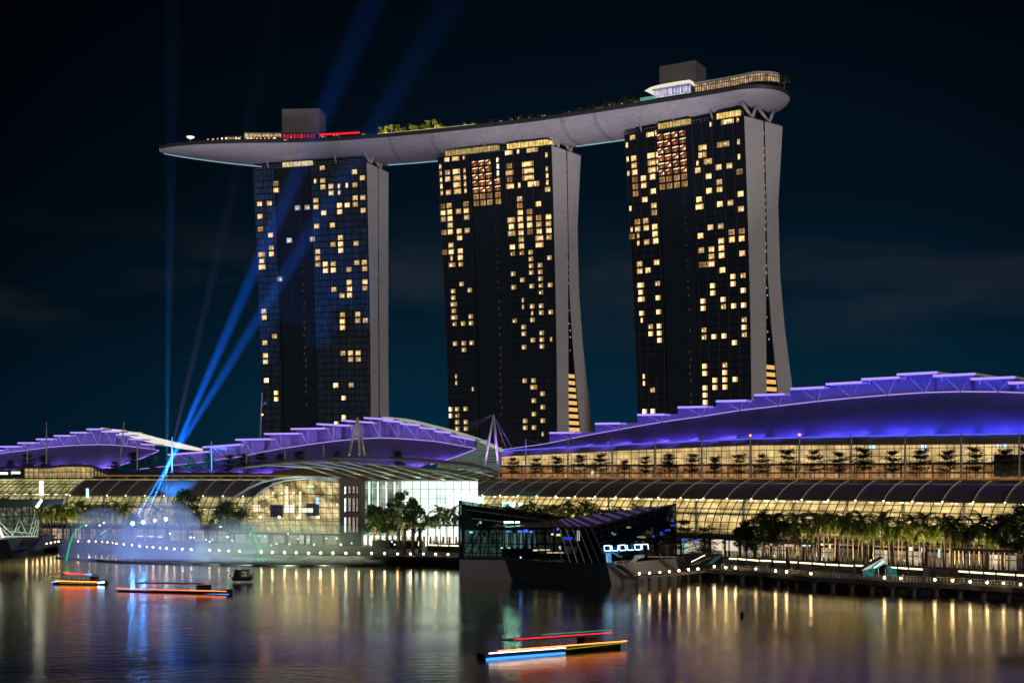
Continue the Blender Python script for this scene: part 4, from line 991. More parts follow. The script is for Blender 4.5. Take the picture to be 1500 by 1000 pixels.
for x in (381, 409, 437, 466): g = MB(); g.ball(MF.pt(x, 33.6, 758 if x > 600 else 757), .42, 8, 5); g.build('arch_lamp', emit('arch_lamp' + str(x), (1, .86, .58), 5, True), th)
# podium shopfront under the arch
g = MB(); g.grid([[MF.pt(x, 35, z=DK) for x in (343, 420, 500)], [MF.pt(x, 35, z=gz - .2) for x in (343, 420, 500)]]); g.build('podium_shopfront', M['shop'], th)
g = MB()
for x in range(343, 500, 26): g.bar(MF.pt(x, 34.6, z=DK), MF.pt(x, 34.6, z=gz), .7)
g.bar(MF.pt(335, 34.4, z=gz), MF.pt(500, 34.4, z=gz), 1.0, .7); g.build('podium_frame', M['darkgrey'], th)
# brown stone bay with three windows
g = MB(); p0, p1 = MF.s(497, 33), MF.s(529, 33); zt_ = MF.pt(512, 33, 700).z
g.prism([MF.w(p0, 33, DK), MF.w(p1, 33, DK), MF.w(p1, 45, DK), MF.w(p0, 45, DK)], (0, 0, zt_ - DK)); g.build('stone_bay', M['brown'], th)
for y0, y1 in ((712, 723.5), (729, 750), (757, 780)):
    g = MB(); g.grid([[MF.pt(503, 32.9, y1), MF.pt(524.5, 32.9, y1)], [MF.pt(503, 32.9, y0), MF.pt(524.5, 32.9, y0)]]); w = g.build('window', interior('bay_window' + str(y0), (.75, .62, .5), (.22, .14, .1), (.03, .02, .02), .6, 1.4, 20, .3, .4, False, .3), th)
    g = MB()
    for x in (503, 509, 517, 524.5): g.bar(MF.pt(x, 32.7, y1), MF.pt(x, 32.7, y0), .12)
    g.bar(MF.pt(503, 32.7, (y0 + y1) / 2), MF.pt(524.5, 32.7, (y0 + y1) / 2), .1); g.build('window_frame', M['dark'], w)
    g = MB(); g.box(MF.pt(505.5, 32.75, (y0 + y1) / 2), (.45, .1, (y1 - y0) * .2), -.3); g.build('light_fin', emit('fin' + str(y0), (.7, .95, .85), 1.6, False), w)
# tall white translucent hall wall
whall = interior('event_hall_glow', (.80, .98, .84), (.66, .90, .76), (.34, .5, .42), 1.9, 6.5, 7, .06, .35, True, .10)
wcool = interior('event_hall_rooms', (.50, .60, .48), (.30, .32, .22), (.7, .95, .8), .9, 3.9, 6, .16, .9, True, .25)
g = MB(); q = [529, 545, 560, 575, 588]; g.grid([[MF.pt(x, 36, z=DK) for x in q], [MF.pt(x, 36, 704.5) for x in q]]); g.build('hall_wall', wcool, th)
g = MB(); q = [588, 610, 630, 650, 676, 700]; g.grid([[MF.pt(x, 36, z=DK) for x in q], [MF.pt(x, 36, 704.5) for x in q]]); g.build('hall_wall', whall, th)
g = MB()
for x in range(532, 700, 12): g.bar(MF.pt(x, 35.6, z=DK), MF.pt(x, 35.6, 704), .16)
for y in (716, 730, 744, 758, 768): g.bar(MF.pt(529, 35.6, y), MF.pt(700, 35.6, y), .12)
g.bar(MF.pt(529, 35.4, 769), MF.pt(700, 35.4, 769), .4, .5); g.build('wall_frame', M['darkgrey'], th)
for x in (541, 553.5, 566, 578): g = MB(); g.box(MF.pt(x, 35.5, 724), (.5, .15, 8), -.3); g.build('light_fin', emit('tall_fin' + str(x), (.6, 1, .82), 1.7, False), th)
g = MB(); s = MF.s(530, 34.9)
q = [530 + i * 8 for i in range(22)]; g.grid([[MF.pt(x, 34.9, z=DK) for x in q], [MF.pt(x, 34.9, z=DK + 3.4) for x in q]]); g.build('lobby_front', interior('lobby_front_glow', (.95, .95, .78), (.6, .5, .38), (.05, .05, .04), 2.4, 2.1, 5, .35, .9, True, .4), th)
g = MB(); q = [400, 450, 500, 560, 620, 680, 726]; g.grid([[MF.pt(x, 63, 706) for x in q], [MF.pt(x, 63, y) for x, y in zip(q, (690, 684, 681, 681, 684, 688, 695))]]); g.build('rear_wall', M['brown'], th)
# big shallow canopy: dark top, pale rafters below
can_f = [(340, 687), (385, 684), (440, 683), (490, 688), (530, 701), (560, 704), (600, 705), (650, 705), (690, 703), (722, 697)]   # front lower line of rafters' feet
can_t = [(340, 686.5), (370, 681), (410, 676), (460, 672.5), (520, 671), (580, 672.5), (640, 677), (690, 681.5), (715, 688), (730, 694)]
g = MB(); g.grid([[MF.pt(x, 46, y) for x, y in can_t], [MF.pt(x, 60, y - 3.5) for x, y in can_t]], 0)
g.grid([[MF.pt(x, 46, y + 2.2) for x, y in can_t], [MF.pt(x, 46, y) for x, y in can_t]]); g.build('canopy_roof', M['roofdark'], th, solid=.3)
rl = mat('rafter_paint', (.55, .66, .52), .5, 0, .1)
RFT = [((352, 685), (395, 681), (450, 684.5), (500, 700)), ((372, 681), (420, 679), (480, 686), (528, 702)), ((400, 677.5), (450, 678), (500, 686), (553, 703)), ((430, 675), (480, 677.5), (530, 688), (577, 703)), ((462, 674), (510, 678), (555, 690), (602, 703)), ((498, 674), (545, 680), (585, 691), (627, 703)), ((535, 677), (575, 682), (615, 693), (652, 703)), ((585, 681), (620, 687), (650, 695), (678, 702.5)), ((630, 688), (655, 691), (680, 697), (700, 702)), ((660, 685.5), (685, 687), (705, 692), (722, 697))]
for pts in RFT:
    g = MB(); P_ = [MF.pt(x, 46 - 8 * i / 3, y) for i, (x, y) in enumerate(pts)]
    P2 = []
    for a, b in zip(P_, P_[1:]): P2 += [a.lerp(b, k / 3) for k in range(3)]
    P2.append(P_[-1]); g.tube(P2, .26, 5); g.build('rafter', rl, th, True)
g = MB()
for k in range(1, 6):
    f_ = k / 6
    for a, b in zip(RFT, RFT[1:]):
        ia = f_ * 3; i = min(2, int(ia)); r_ = ia - i
        pa = MF.pt(a[i][0], 46 - 8 * i / 3, a[i][1]).lerp(MF.pt(a[i + 1][0], 46 - 8 * (i + 1) / 3, a[i + 1][1]), r_); pb = MF.pt(b[i][0], 46 - 8 * i / 3, b[i][1]).lerp(MF.pt(b[i + 1][0], 46 - 8 * (i + 1) / 3, b[i + 1][1]), r_)
        g.bar(pa, pb, .12, .16)
g.bar(MF.pt(528, 37.8, 703.5), MF.pt(690, 37.8, 704.2), .5, .6); g.build('purlins', mat('purlin', (.30, .27, .2), .6), th)
for x, y in ((430, 694), (470, 690), (520, 694), (565, 697), (610, 698), (650, 699), (690, 695)):
    p = MF.pt(x, 37.0, y + 3); uplight('canopy_lamp', p, 420, (.80, 1, .72), p + V((0, .6, 3)), 165, .4)
p = MF.pt(430, 30, 722); uplight('arch_wash', p, 1500, (1, .95, .7), p + V((0, 4, 1)), 140, .5)

# ------------------------------------------------------------------ faceted dark glass pavilion on the water with the blue sign
th = thing('glass_pavilion', 'dark faceted glass pavilion standing in the water with a glowing blue sign', 'pavilion', at(830, 850, 300))
Yl, Yc, Yr, Yb = 305, 288, 306, 330
pv = lambda x, y, Y: at(x, y, Y)
TL_, VL = pv(673, 733, Yl), pv(833, 757.5, 318)
AP, FC = pv(990, 738, Yr), pv(866, 772, Yc); FL_ = pv(700, 772, 299)
BLf = pv(673, 818, Yl); BF_ = pv(890, 827, Yc); BR = pv(992, 816, Yr); MD = pv(752, 773, 296)
dg = glass('pavilion_glass', (.10, .16, .17), rough=.03); dg2 = glass('pavilion_glass_dark', (.035, .055, .07), rough=.03)
pts_l = [TL_, VL, pv(760, 772, 297), FL_]
g = MB(); g.face([BLf, pv(740, 819, 300), pv(738, 772.5, 298), FL_, TL_]); g.face([TL_, FL_, pv(738, 772.5, 298), pv(775, 768, 303), VL]); g.build('left_glazing', dg, th)
g = MB(); g.face([pv(740, 819, 300), BF_, FC, pv(738, 772.5, 298)]); g.build('front_glazing', dg, th)
g = MB(); g.face([BF_, BR, AP, FC]); g.build('sign_wall', dg2, th)
roofm = panelled('pavilion_roof', (.30, .25, .26), 6, 40, .5, .06, .6)
g = MB(); g.grid([[pv(738, 772, 297.6).lerp(FC, k / 4) for k in range(5)], [pv(775, 767.6, 303).lerp(VL, k / 4) for k in range(5)]]); g.face([FC, AP, VL]); g.build('roof_facet', roofm, th)
vs = interior('roof_slot_glow', (.26, .17, .62), (.09, .06, .22), (.02, .015, .03), .62, .9, .8, .12, .6, False, .4)
lo_ = lambda q: pv(738, 772, 297.4).lerp(FC, q * 2) if q < .5 else FC.lerp(AP, (q - .5) * 2)
hi_ = lambda q: pv(775, 767.4, 302.8).lerp(VL, q * 2) if q < .5 else VL.lerp(AP, (q - .5) * 2)
for k in range(17):
    q0 = .03 + k * .057; q1 = q0 + .026; up = V((0, -.05, .14)); L2 = lambda q, v: lo_(q).lerp(hi_(q), v) + up
    g = MB(); g.quad(L2(q0, .08), L2(q1, .08), L2(q1, .90), L2(q0, .90)); g.build('roof_slot', vs if k > 5 else M['dark'], th)
# glazing bars, diagonals and floors
gb = mat('pavilion_frame', (.006, .007, .008), .4, .3, 0)
g = MB()
def lattice(a, b, c, d, nu, nv, diag=0, w=.17):
    """a-b bottom, d-c top"""
    for i in range(nu + 1):
        f_ = i / nu; g.bar(a.lerp(b, f_), d.lerp(c, f_), w)
    for j in range(nv + 1):
        f_ = j / nv; g.bar(a.lerp(d, f_), b.lerp(c, f_), w)
    if diag:
        for i in range(0, nu):
            for j in range(0, nv):
                if (i + j) % diag == 0:
                    P_ = lambda u, v: a.lerp(b, u).lerp(d.lerp(c, u), v)
                    g.bar(P_(i / nu, (j + 1) / nv), P_((i + 1) / nu, j / nv), w * .8)
o_ = V((0, -.25, 0))
lattice(BLf + o_, pv(740, 819, 300) + o_, pv(738, 772.5, 298) + o_, FL_ + o_, 6, 5, 2)
lattice(FL_ + o_, pv(738, 772.5, 298) + o_, VL + o_, TL_ + o_, 9, 3, 2)
g.bar(BLf + o_, TL_ + o_, .35); g.bar(TL_, FL_, .25); g.build('left_frame', gb, th)
g = MB(); lattice(pv(740, 819, 300) + o_, BF_ + o_, FC + o_, pv(738, 772.5, 298) + o_, 14, 2, 0, .2); g.build('front_frame', gb, th)
g = MB(); lattice(BF_ + o_, BR + o_, AP + o_, FC + o_, 12, 7, 0, .09); g.bar(FC + o_, AP + o_, .4); g.bar(BF_ + o_, FC + o_, .4); g.build('sign_wall_frame', gb, th)
# rooms seen through the glass
inn = interior('pavilion_room', (.16, .22, .20), (.05, .07, .08), (.01, .012, .015), .55, 2.6, 4.5, .25, .9, False, .35)
warm = interior('pavilion_bar', (.42, .25, .15), (.12, .10, .10), (.01, .01, .01), .55, 2.2, 2.6, .3, .95, False, .5)
g = MB(); q = [680, 705, 735]; g.grid([[pv(x, 815, 313) for x in q], [pv(x, 775, 313) for x in q]]); g.build('room', interior('pavilion_green', (.34, .50, .40), (.12, .2, .16), (.02, .03, .03), .9, 2, 3.4, .2, .9, False, .4), th)
g = MB(); q = [735, 760, 785]; g.grid([[pv(x, 803, 308) for x in q], [pv(x, 776, 308) for x in q]]); g.build('room', interior('pavilion_mid', (.30, .42, .36), (.16, .2, .22), (.02, .02, .03), 1.2, 1.5, 8, .3, .8, False, .4), th)
g = MB(); q = [785, 815, 845]; g.grid([[pv(x, 812, 306) for x in q], [pv(x, 776, 306) for x in q]]); g.build('room', warm, th)
g = MB(); g.prism([pv(676, 818, 307), pv(886, 826, 291), pv(985, 817, 308), pv(985, 817, 330), pv(676, 818, 330)], (0, 0, .3)); g.build('floor', M['darkgrey'], th)
g = MB(); g.grid([[pv(x, 821, 329) for x in (676, 800, 986)], [pv(x, y, 329) for x, y in ((676, 738), (833, 760), (986, 742))]]); g.build('rear_wall', M['black'], th)
for x, y, Y, w, h, col_, st in ((748, 764.5, 300.6, 1.2, .35, (.4, 1, .8), 5), (758, 764.7, 300.6, 1.0, .35, (.4, 1, .8), 5), (741, 764.3, 300.8, .8, .3, (.4, 1, .8), 4), (763, 778, 304, 1.4, .5, (.1, .16, 1), 4), (771, 777, 304, 1.0, .7, (.1, .16, 1), 3), (745, 778, 304, 1.2, .4, (.2, .5, 1), 2.2), (778, 778.5, 304, .8, .4, (.2, .3, 1), 3), (818, 783, 303, 1.0, .5, (1, .6, .3), 4), (809, 782, 303, .5, .4, (1, .8, .5), 5), (832, 788, 300, 2.2, .6, (.03, .05, .8), 2.5), (795, 805, 301, 3.6, .22, (1, .5, .25), 4), (813, 809, 300, 4.0, .2, (1, .5, .25), 4), (784, 805.5, 302, 1.0, .3, (1, .6, .3), 5), (763, 816, 297.0, .35, .35, (.1, .2, 1), 5), (735, 802, 303, .6, .25, (1, .9, .6), 4), (746, 802, 303, .4, .25, (.4, 1, .7), 4), (820, 802, 303, .4, .8, (.5, .8, 1), 3), (817, 774, 302, .5, .7, (.1, .2, 1), 3), (703, 765, 303.5, .8, .6, (.4, .9, .6), 2), (690, 779, 304, .8, .4, (.5, 1, .9), 3)):
    g = MB(); g.box(pv(x, y, Y + 1.0), (w, .2, h)); g.build('bar_lamp', emit('bar_lamp', col_, st * (4.5 if Y < 300.9 and x < 760 else 2.2), st > 4.5), th)
# drapes of pale light and tall posts inside
g = MB()
for x in (743, 754, 763, 776): g.box(pv(x, 792, 304.5), (.45, .2, 3.6))
g.build('lit_post', emit('lit_post', (.5, .62, .6), 1.6, False), th)
for x, y in ((846, 784), (848.5, 784)): g = MB(); g.box(pv(x, y, 293), (.22, .2, 2.4)); g.build('wall_lamp', emit('wall_lamp', (1, .85, .55), 4, False), th)
for x, y, w in ((897, 780, .5), (900, 782, .8), (938, 786, 1.4), (943, 786.5, .8), (921, 772, 1.0)): g = MB(); g.box(pv(x, y, 298.5), (w, .2, .4)); g.build('reception_lamp', emit('recep', (1, .7, .35) if x > 899 else (.2, .7, 1), 6, False), th)
# sign
uS = (BR - BF_).normalized(); upS = V((0, 0, 1)); O_ = pv(884.0, 806.6, 286.3); xr = pv(951, 800, 296.0) - O_; xr.z = 0
sx = xr.normalized(); Ln = xr.length; rise = (pv(951, 804, 296.0).z - O_.z); H_ = 1.2
sgn = emit('sign_tube', (.55, .85, 1), 2.6); halo = emit('sign_edge', (.01, .20, 1), 6)
def SP(x, y): return O_ + sx * (x * Ln / 12.1) + V((0, 0, y * H_ + rise * x / 12.1))
letters = [[(0.15, 0, .05), 'a'], [(2.1, 0, 0), 'u'], [(4.1, 0, 0), 'a'], [(6.15, 0, 0), 'L'], [(8.15, 0, 0), 'o'], [(10.1, 0, 0), 'n']]
shp = {'a': [(1.75, .0), (.35, .0), (.14, .14), (.02, .84), (.16, 1.0), (1.4, 1.0), (1.58, .86), (1.75, .0)], 'u': [(0, 1.0), (.12, .14), (.3, 0), (1.5, 0), (1.66, .14), (1.66, 1.0)], 'L': [(0, 1.0), (.12, .16), (.32, 0), (1.72, 0)],
       'o': [(.16, .12), (.02, .86), (.18, 1), (1.5, 1), (1.66, .86), (1.72, .14), (1.56, 0), (.32, 0), (.16, .12)], 'n': [(.1, 0), (.02, 1.0), (1.5, 1.0), (1.66, .86), (1.8, 0)]}
sg = thing('neon_sign', 'glowing blue and white letters on the pavilion wall, lit from their edges', 'sign', O_)
for (lx, ly, *_), L_ in letters:
    g = MB(); P_ = [SP(lx + a, b) for a, b in shp[L_]]
    for a, b in zip(P_, P_[1:]):
        g.bar(a, b, .15, .2, 0); k = V((0, .28, 0)); g.bar(a + k, b + k, .25, .16, 1)
    g.build('letter', [sgn, halo], sg)
lamp('sign_spill', 'AREA', SP(6, -.2) + V((.6, -1.2, .4)), 420, (.05, .42, 1), aim=SP(6, .4) + V((0, 4, 1)), shape='RECTANGLE', size=Ln, size_y=1.2)
g = MB(); g.grid([[pv(888.5, 824, 286.0), pv(896, 824.2, 286.6)], [pv(887, 809.5, 286.0), pv(895, 809.5, 286.6)]]); g.build('door', interior('door_glow', (.05, .35, .9), (.55, .7, .6), (.03, .1, .3), 1.3, .55, 5, .1, .4, True, 1.2), th)
g = MB()
for a, b in (((888.5, 824), (887, 809.5)), ((896, 824.2), (895, 809.5)), ((887, 809.5), (895, 809.5))): g.bar(pv(*a, 285.9), pv(*b, 286.2), .12)
g.build('door_frame', M['steel'], th)
# glowing blue boxes standing for reflections and lamps at the rear right corner
for x, y, w, h in ((978, 776, 1.4, .5), (986, 769, 1.2, .4), (969, 781, .7, .9), (985, 762, .7, .5), (957, 785, .6, .5)):
    g = MB(); g.box(pv(x, y, 309), (w, .2, h), .4); g.build('blue_glow_box', emit('blue_glow_box', (.08, .14, 1), 7, False), th)
# plinth: pale left block, black hull, pale right block with stair
g = MB(); g.prism([pv(673, 817.5, Yl), pv(741, 819, 300), pv(757, 853, 298), pv(673, 851, Yl)], (4, 24, 0)); g.build('plinth', M['plinth'], th)
g = MB(); g.prism([pv(741, 818.6, 299.6), pv(889, 826, 287.2), pv(897, 861, 286), pv(757, 858, 297)], (3, 22, 0)); g.build('hull_base', M['black'], th)
g = MB(); g.prism([pv(889, 826.5, 287.2), pv(990, 817, 304.5), pv(999, 852, 304), pv(897, 859.5, 286)], (1, 14, 0)); g.build('plinth', panelled('plinth_warm_lit', (.34, .27, .2), 5, 1.8, .7, .05, .7), th)  # right block: its warm light is put into the concrete colour
g = MB()
for k in range(9): g.box(pv(906 + k * 2.8, 827.5 + k * 1.75, 284.6), (.9, 2.4, .25), -.4)
g.bar(pv(904, 825, 284.2), pv(931, 842, 284.0), .12); g.bar(pv(906, 829, 284.6), pv(930, 845, 284.4), .3, .6); g.build('stair', M['dark'], th)
g = MB(); g.bar(pv(968, 820, 300), pv(988, 834, 300), .5, .5); g.bar(pv(968, 817, 300), pv(990, 831, 300), .1); g.build('stair', M['dark'], th)
g = MB()
for x in range(897, 925, 4): g.bar(pv(x, 826 - (x - 897) * .05, 287), pv(x, 822 - (x - 897) * .05, 287), .08)
g.bar(pv(897, 822, 287), pv(924, 820.6, 287), .08); g.build('terrace_rail', M['steel'], th)
g = MB(); g.tube([pv(920, 826.5, 291), pv(928, 822, 291.5), pv(933, 815.5, 292.5), (pv(943, 814, 294))], [.25, .5, .55, .35], 7); g.build('terrace_sculpture', mat('sculpture', (.4, .3, .2), .5), th)
p = pv(935, 838, 281); uplight('stair_light', p, 520, (1, .72, .4), p + V((0, 4, 2)), 120)
p = pv(965, 836, 288); uplight('stair_light', p, 420, (1, .72, .4), p + V((0, 4, 2)), 120)

# ------------------------------------------------------------------ lattice glass pavilion cut by the left edge of the photo
th = thing('lattice_pavilion', 'pale lit lattice glass pavilion at the left edge on a dark boat-shaped base', 'pavilion', at(20, 800, 352))
Y1 = 352
a0, a1, a2, a3 = at(-70, 787, Y1 + 2), at(42, 786, Y1), at(54, 757, Y1 + 2), at(61, 733, Y1 + 6)
b0, b1 = at(-70, 734, Y1 + 8), at(57, 733, Y1 + 4)
lg = interior('lattice_room', (.34, .36, .22), (.16, .18, .12), (.03, .03, .02), .55, 2.2, 2.8, .2, .9, True, .4)
g = MB(); g.grid([[at(-70, 785, Y1 + 7), at(0, 785, Y1 + 7), at(50, 784, Y1 + 7)], [at(-70, 741, Y1 + 8), at(0, 741, Y1 + 8), at(50, 740, Y1 + 8)]]); g.build('room', lg, th)
g = MB()
for k in range(-4, 16):
    x = -70 + k * 9
    g.bar(at(x, 740, Y1 + 1), at(min(x + 24, 52), 786, Y1), .2); g.bar(at(min(x + 24, 54), 740, Y1 + 1), at(x, 786, Y1), .2)
g.build('lattice_upper', mat('lattice_dark', (.04, .045, .04), .5), th)
g = MB(); wlit = mat('lattice_pale', (.55, .62, .56), .5)
for p, q in (((-20, 752), (14, 785)), ((-30, 757), (6, 787)), ((18, 785), (28, 762)), ((30, 762), (40, 784)), ((24, 772), (34, 784)), ((16, 784), (30, 770)), ((42, 785), (50, 757)), ((46, 785), (55, 757)), ((50, 784), (57, 760)), ((54, 784), (57, 764)), ((42, 782), (56, 775)), ((44, 775), (57, 768)), ((6, 770), (20, 784)), ((0, 764), (10, 776)), ((12, 778), (42, 780)), ((44, 768), (58, 762))):
    g.bar(at(*p, Y1 - 1), at(*q, Y1 - 1), .15)
g.bar(at(-70, 786.5, Y1 - 1), at(56, 785, Y1 - 1), .4); g.build('lattice_lower', wlit, th)
for k in range(4): p = at(-5 + 18 * k, 785, Y1 - 5); uplight('lattice_light', p, 380, (.75, 1, .8), p + V((0, 4, 4)), 130)
g = MB(); g.prism([at(-70, 733.5, Y1 - 1), at(58, 732, Y1 - 1), at(52, 741, Y1 - .5), at(-70, 742, Y1 - .5)], (0, 20, 0)); g.build('roof_edge', mat('lattice_roof', (.03, .04, .045), .4), th)
g = MB(); g.prism([at(52, 742, Y1 - 2), at(60, 731, Y1 - 2), at(61.5, 733, Y1 - 2), at(55, 743, Y1 - 2)], (0, .3, 0)); g.build('light_panel', emit('light_panel', (.95, 1, .86), 12), th)
g = MB(); g.grid([[at(56, 758, Y1), at(59, 785, Y1)], [at(62, 733, Y1 + 4), at(61, 780, Y1 + 4)]]); g.build('side_glazing', glass('lattice_glass', (.3, .36, .34)), th)
g = MB(); g.prism([at(-70, 787.5, Y1 - 2), at(58, 786.5, Y1 - 2), at(40, 800, Y1 - 2), at(36, 808, Y1 - 2), at(-70, 812, Y1 - 2)], (0, 14, 0)); g.build('base', M['quay'], th)
g = MB(); g.prism([at(-70, 788, Y1 - 14), at(10, 790, Y1 - 14), at(17, 806, Y1 - 14), at(14, 812, Y1 - 14), at(-70, 815, Y1 - 14)], (0, 10, 0)); g.build('hull_base', M['black'], th)
g = MB(); g.bar(at(-6, 763, Y1 - 2), at(5, 787, Y1 - 2), .7, .3); g.build('light_panel', emit('light_panel_low', (1, .95, .9), 2.6), th)
# ------------------------------------------------------------------ masts and antenna poles
def mast(px, t, ytop, ybase, fr, label, lamp_=None, r=.28, lean=0, cables=True, m='steel', z0=None):
    p = fr.pt(px, t, ybase); q = fr.pt(px + lean, t, ytop)
    th = thing('roof_mast', label, 'mast', p, 'masts along the terraces')
    g = MB(); g.tube([p, p.lerp(q, .5), q], [r, r * 1.1, r * .65], 8); g.build('mast_pole', M[m], th, True)
    g = MB(); g.bar(p, p + V((0, 0, .5)), 1.1, 1.1); g.build('mast_foot', M['darkgrey'], th)
    if cables:
        g = MB()
        for ds in (-4.5, 4.5):
            e = q + V((fr.u.x * ds, fr.u.y * ds, -1.8)) + V((fr.n.x * 3, fr.n.y * 3, 0)); g.tube([q - V((0, 0, .4)), e], .035, 3)
        g.build('stay_cable', M['steel'], th)
    if lamp_: g = MB(); g.ball(q + V((0, 0, .3)), .36, 8, 5); g.build('warning_lamp', M['amber'], th)
RM = [(770, 642), (832, 641.5), (897, 640.5), (960, 639.5), (1028, 638), (1099, 639), (1171, 638), (1247, 636), (1326, 635), (1408, 633.5), (1493, 631)]
for i, (x, y) in enumerate(RM):
    mast(x, 53, y, 702, RF, f'slim pale mast on the right terrace, {nth(i)} from the A-frame' + (', orange warning lamp' if x in (1099, 1171) else ''), x in (1099, 1171))
LM = [(40, 649, 680, 0), (68, 617.5, 681, 0), (175, 617, 686, 7), (201, 649, 690, 0), (252, 640, 692, 0), (310, 646, 693, 0), (361, 645, 691, 0), (417, 648, 684, 0), (474, 646, 676, 0)]
for i, (x, y, yb, l) in enumerate(LM):
    mast(x, 56, y, yb, MF, f'thin dark grey mast in front of the violet roofs, {nth(i)} from the left edge', None, .24, l, False, 'darksteel' if False else 'steel')
th = thing('antenna_pole', 'thin antenna pole with a red lamp beside the foot of the left tower', 'antenna', MF.pt(381, 95, 640))
g = MB(); g.tube([MF.pt(381, 95, 642), MF.pt(384, 95, 575)], [.3, .16], 6); g.build('pole_shaft', M['steel'], th)
g = MB(); g.bar(MF.pt(384, 95, 594), MF.pt(391, 95, 589), .25); g.bar(MF.pt(386, 95, 588), MF.pt(391, 95, 592), .2); g.build('antenna_arm', M['steel'], th)
g = MB(); g.ball(MF.pt(384.5, 95, 607), .35, 6, 4); g.build('warning_lamp', M['red'], th)
def aframe(label, fr, t, apex, legs, cables, par=None):
    th = thing('frame_mast', label, 'mast', fr.pt(legs[0][0], t, legs[0][1]))
    A_ = fr.pt(apex[0], t, apex[1])
    for i, (x, y) in enumerate(legs):
        g = MB(); b = fr.pt(x, t + (7 if i > 1 else 0), y); g.tube([b, b.lerp(A_, .5), A_], [.42, .52, .3], 8); g.build('leg', M['mastpaint'], th, True)
    g = MB()
    for x, y, dt in cables: g.tube([A_, fr.pt(x, t + dt, y)], .05, 3)
    g.build('stay_cable', M['steel'], th)
M['mastpaint'] = mat('mast_paint', (.55, .50, .43), .5, 0, .1)
aframe('pale A-frame mast with fanned stay cables in the gap between two violet roofs', RF, 58, (723, 607), [(708, 692), (731, 698)], [(690, 630, 20), (676, 634, 20), (662, 636, 20), (655, 632, 22), (742, 658, 8), (752, 660, 8)])
aframe('pale three-legged A-frame mast before the peak of the middle violet roof', MF, 62, (523.5, 611), [(510, 672), (527, 672), (535, 671)], [(500, 640, 10), (548, 641, 10)])
lamp('mast_flood', 'SPOT', RF.pt(700, 50, 706), 9000, (1, .9, .75), aim=RF.pt(722, 58, 650), spot_size=R(50), spot_blend=.8)
lamp('mast_flood', 'SPOT', MF.pt(535, 50, 690), 9000, (1, .9, .75), aim=MF.pt(523, 62, 640), spot_size=R(50), spot_blend=.8)

# ------------------------------------------------------------------ trees
def leaf(g, c, s, rd, flat=.5, mi=0):
    """one small bent leaf clump: two triangles with a fold"""
    a = rd.uniform(0, 6.283); d = V((math.cos(a), math.sin(a), rd.uniform(-flat, flat))).normalized(); w = d.cross(V((rd.uniform(-.5, .5), rd.uniform(-.5, .5), 1))).normalized()
    s *= rd.uniform(.7, 1.3); p = V(c); n = V((0, 0, -.18 * s))
    g.face([p - d * s, p + w * s * .45 + n, p + d * s, p - w * s * .45 + n], mi)
def tier_tree(v, h=7.6, bare=False):
    rd = random.Random(100 + v); tr = MB(); cr = MB()
    bend = V((rd.uniform(-.3, .3), rd.uniform(-.3, .3), 0))
    tr.tube([(0, 0, 0), bend * .5 + V((0, 0, h * .4)), bend + V((0, 0, h * .75)), bend + V((0, 0, h * .97))], [.15, .11, .07, .02], 6)
    nt = rd.choice((4, 4, 5, 5)); 
    for k in range(nt):
        f_ = k / (nt - 1); z = h * (.36 + .60 * f_) + rd.uniform(-.2, .2); r = h * (.42 - .23 * f_) * rd.uniform(.8, 1.2) * (.75 if k == 0 and v % 2 else 1)
        nb = rd.choice((4, 5, 6))
        for b in range(nb):
            a = 6.283 * (b + rd.uniform(-.3, .3)) / nb; L_ = r * rd.uniform(.6, 1.15); dz = rd.uniform(.0, .42) * L_
            c0 = bend * min(1, z / (h * .75)) + V((0, 0, z - .35)); e = c0 + V((math.cos(a) * L_, math.sin(a) * L_, dz + .3))
            tr.tube([c0, c0.lerp(e, .5) + V((0, 0, .12)), e], [.05, .035, .012], 4, cap=False)
            for q in range(46):
                t = rd.uniform(.15, 1.12); sp_ = .30 * r * (1.1 - abs(t - .7)); p = c0.lerp(e, t) + V((rd.gauss(0, sp_), rd.gauss(0, sp_), rd.gauss(.10, .24)))
                leaf(cr, p, .44, rd, .3)
    return tr.data('trunk', M['trunk']), cr.data('crown', M['leafterrace'])
def make_tree(name, label, cat, meshes, loc, rz, sc, group, sz=None):
    th = thing(name, label, cat, (0, 0, 0), group)
    for nm, me in zip(('trunk', 'crown'), meshes):
        o = bpy.data.objects.new(nm, me); COL.objects.link(o); o.parent = th
    th.location = loc; th.rotation_euler = (0, 0, rz); th.scale = (sc, sc, sz or sc); return th
tiers = [tier_tree(v) for v in range(7)]
TT = [752, 785, 817, 850, 879, 915, 945, 981, 1013, 1047, 1082, 1117, 1155, 1193, 1228, 1266, 1308, 1347, 1387, 1429, 1471, 1506]
hts = [.9, .86, .95, 1, 1.05, .78, .92, 1.02, 1, .9, .95, .92, 1.1, 1.05, .95, 1.12, .98, 1.05, 1.0, 1.08, 1.0, 1.05]
for i, x in enumerate(TT):
    p = RF.pt(x, 55.5, z=RT); make_tree('terrace_tree', f'flat-tiered dark tree before the amber upper gallery, {nth(i)} from the A-frame mast', 'tree', tiers[(i * 3 + i // 4) % 7], p, random.uniform(0, 6), hts[i], 'flat-tiered trees on the right terrace')
LT = [(16, 676), (41, 675), (65, 676), (168, 681), (195, 672), (222, 672), (279, 676), (305, 674), (335, 677), (358, 674), (382, 672), (412, 672), (440, 671), (493, 667), (583, 667)]
for i, (x, y) in enumerate(LT):
    yb = y + 22; p = MF.pt(x, 60, yb); make_tree('terrace_tree', f'flat-tiered dark tree silhouetted on the violet roofs, {nth(i)} from the left edge', 'tree', tiers[(i * 2 + 1) % 7], p, random.uniform(0, 6), random.uniform(.78, 1.0), 'flat-tiered trees on the left terraces')
g = MB(); rd = random.Random(5)
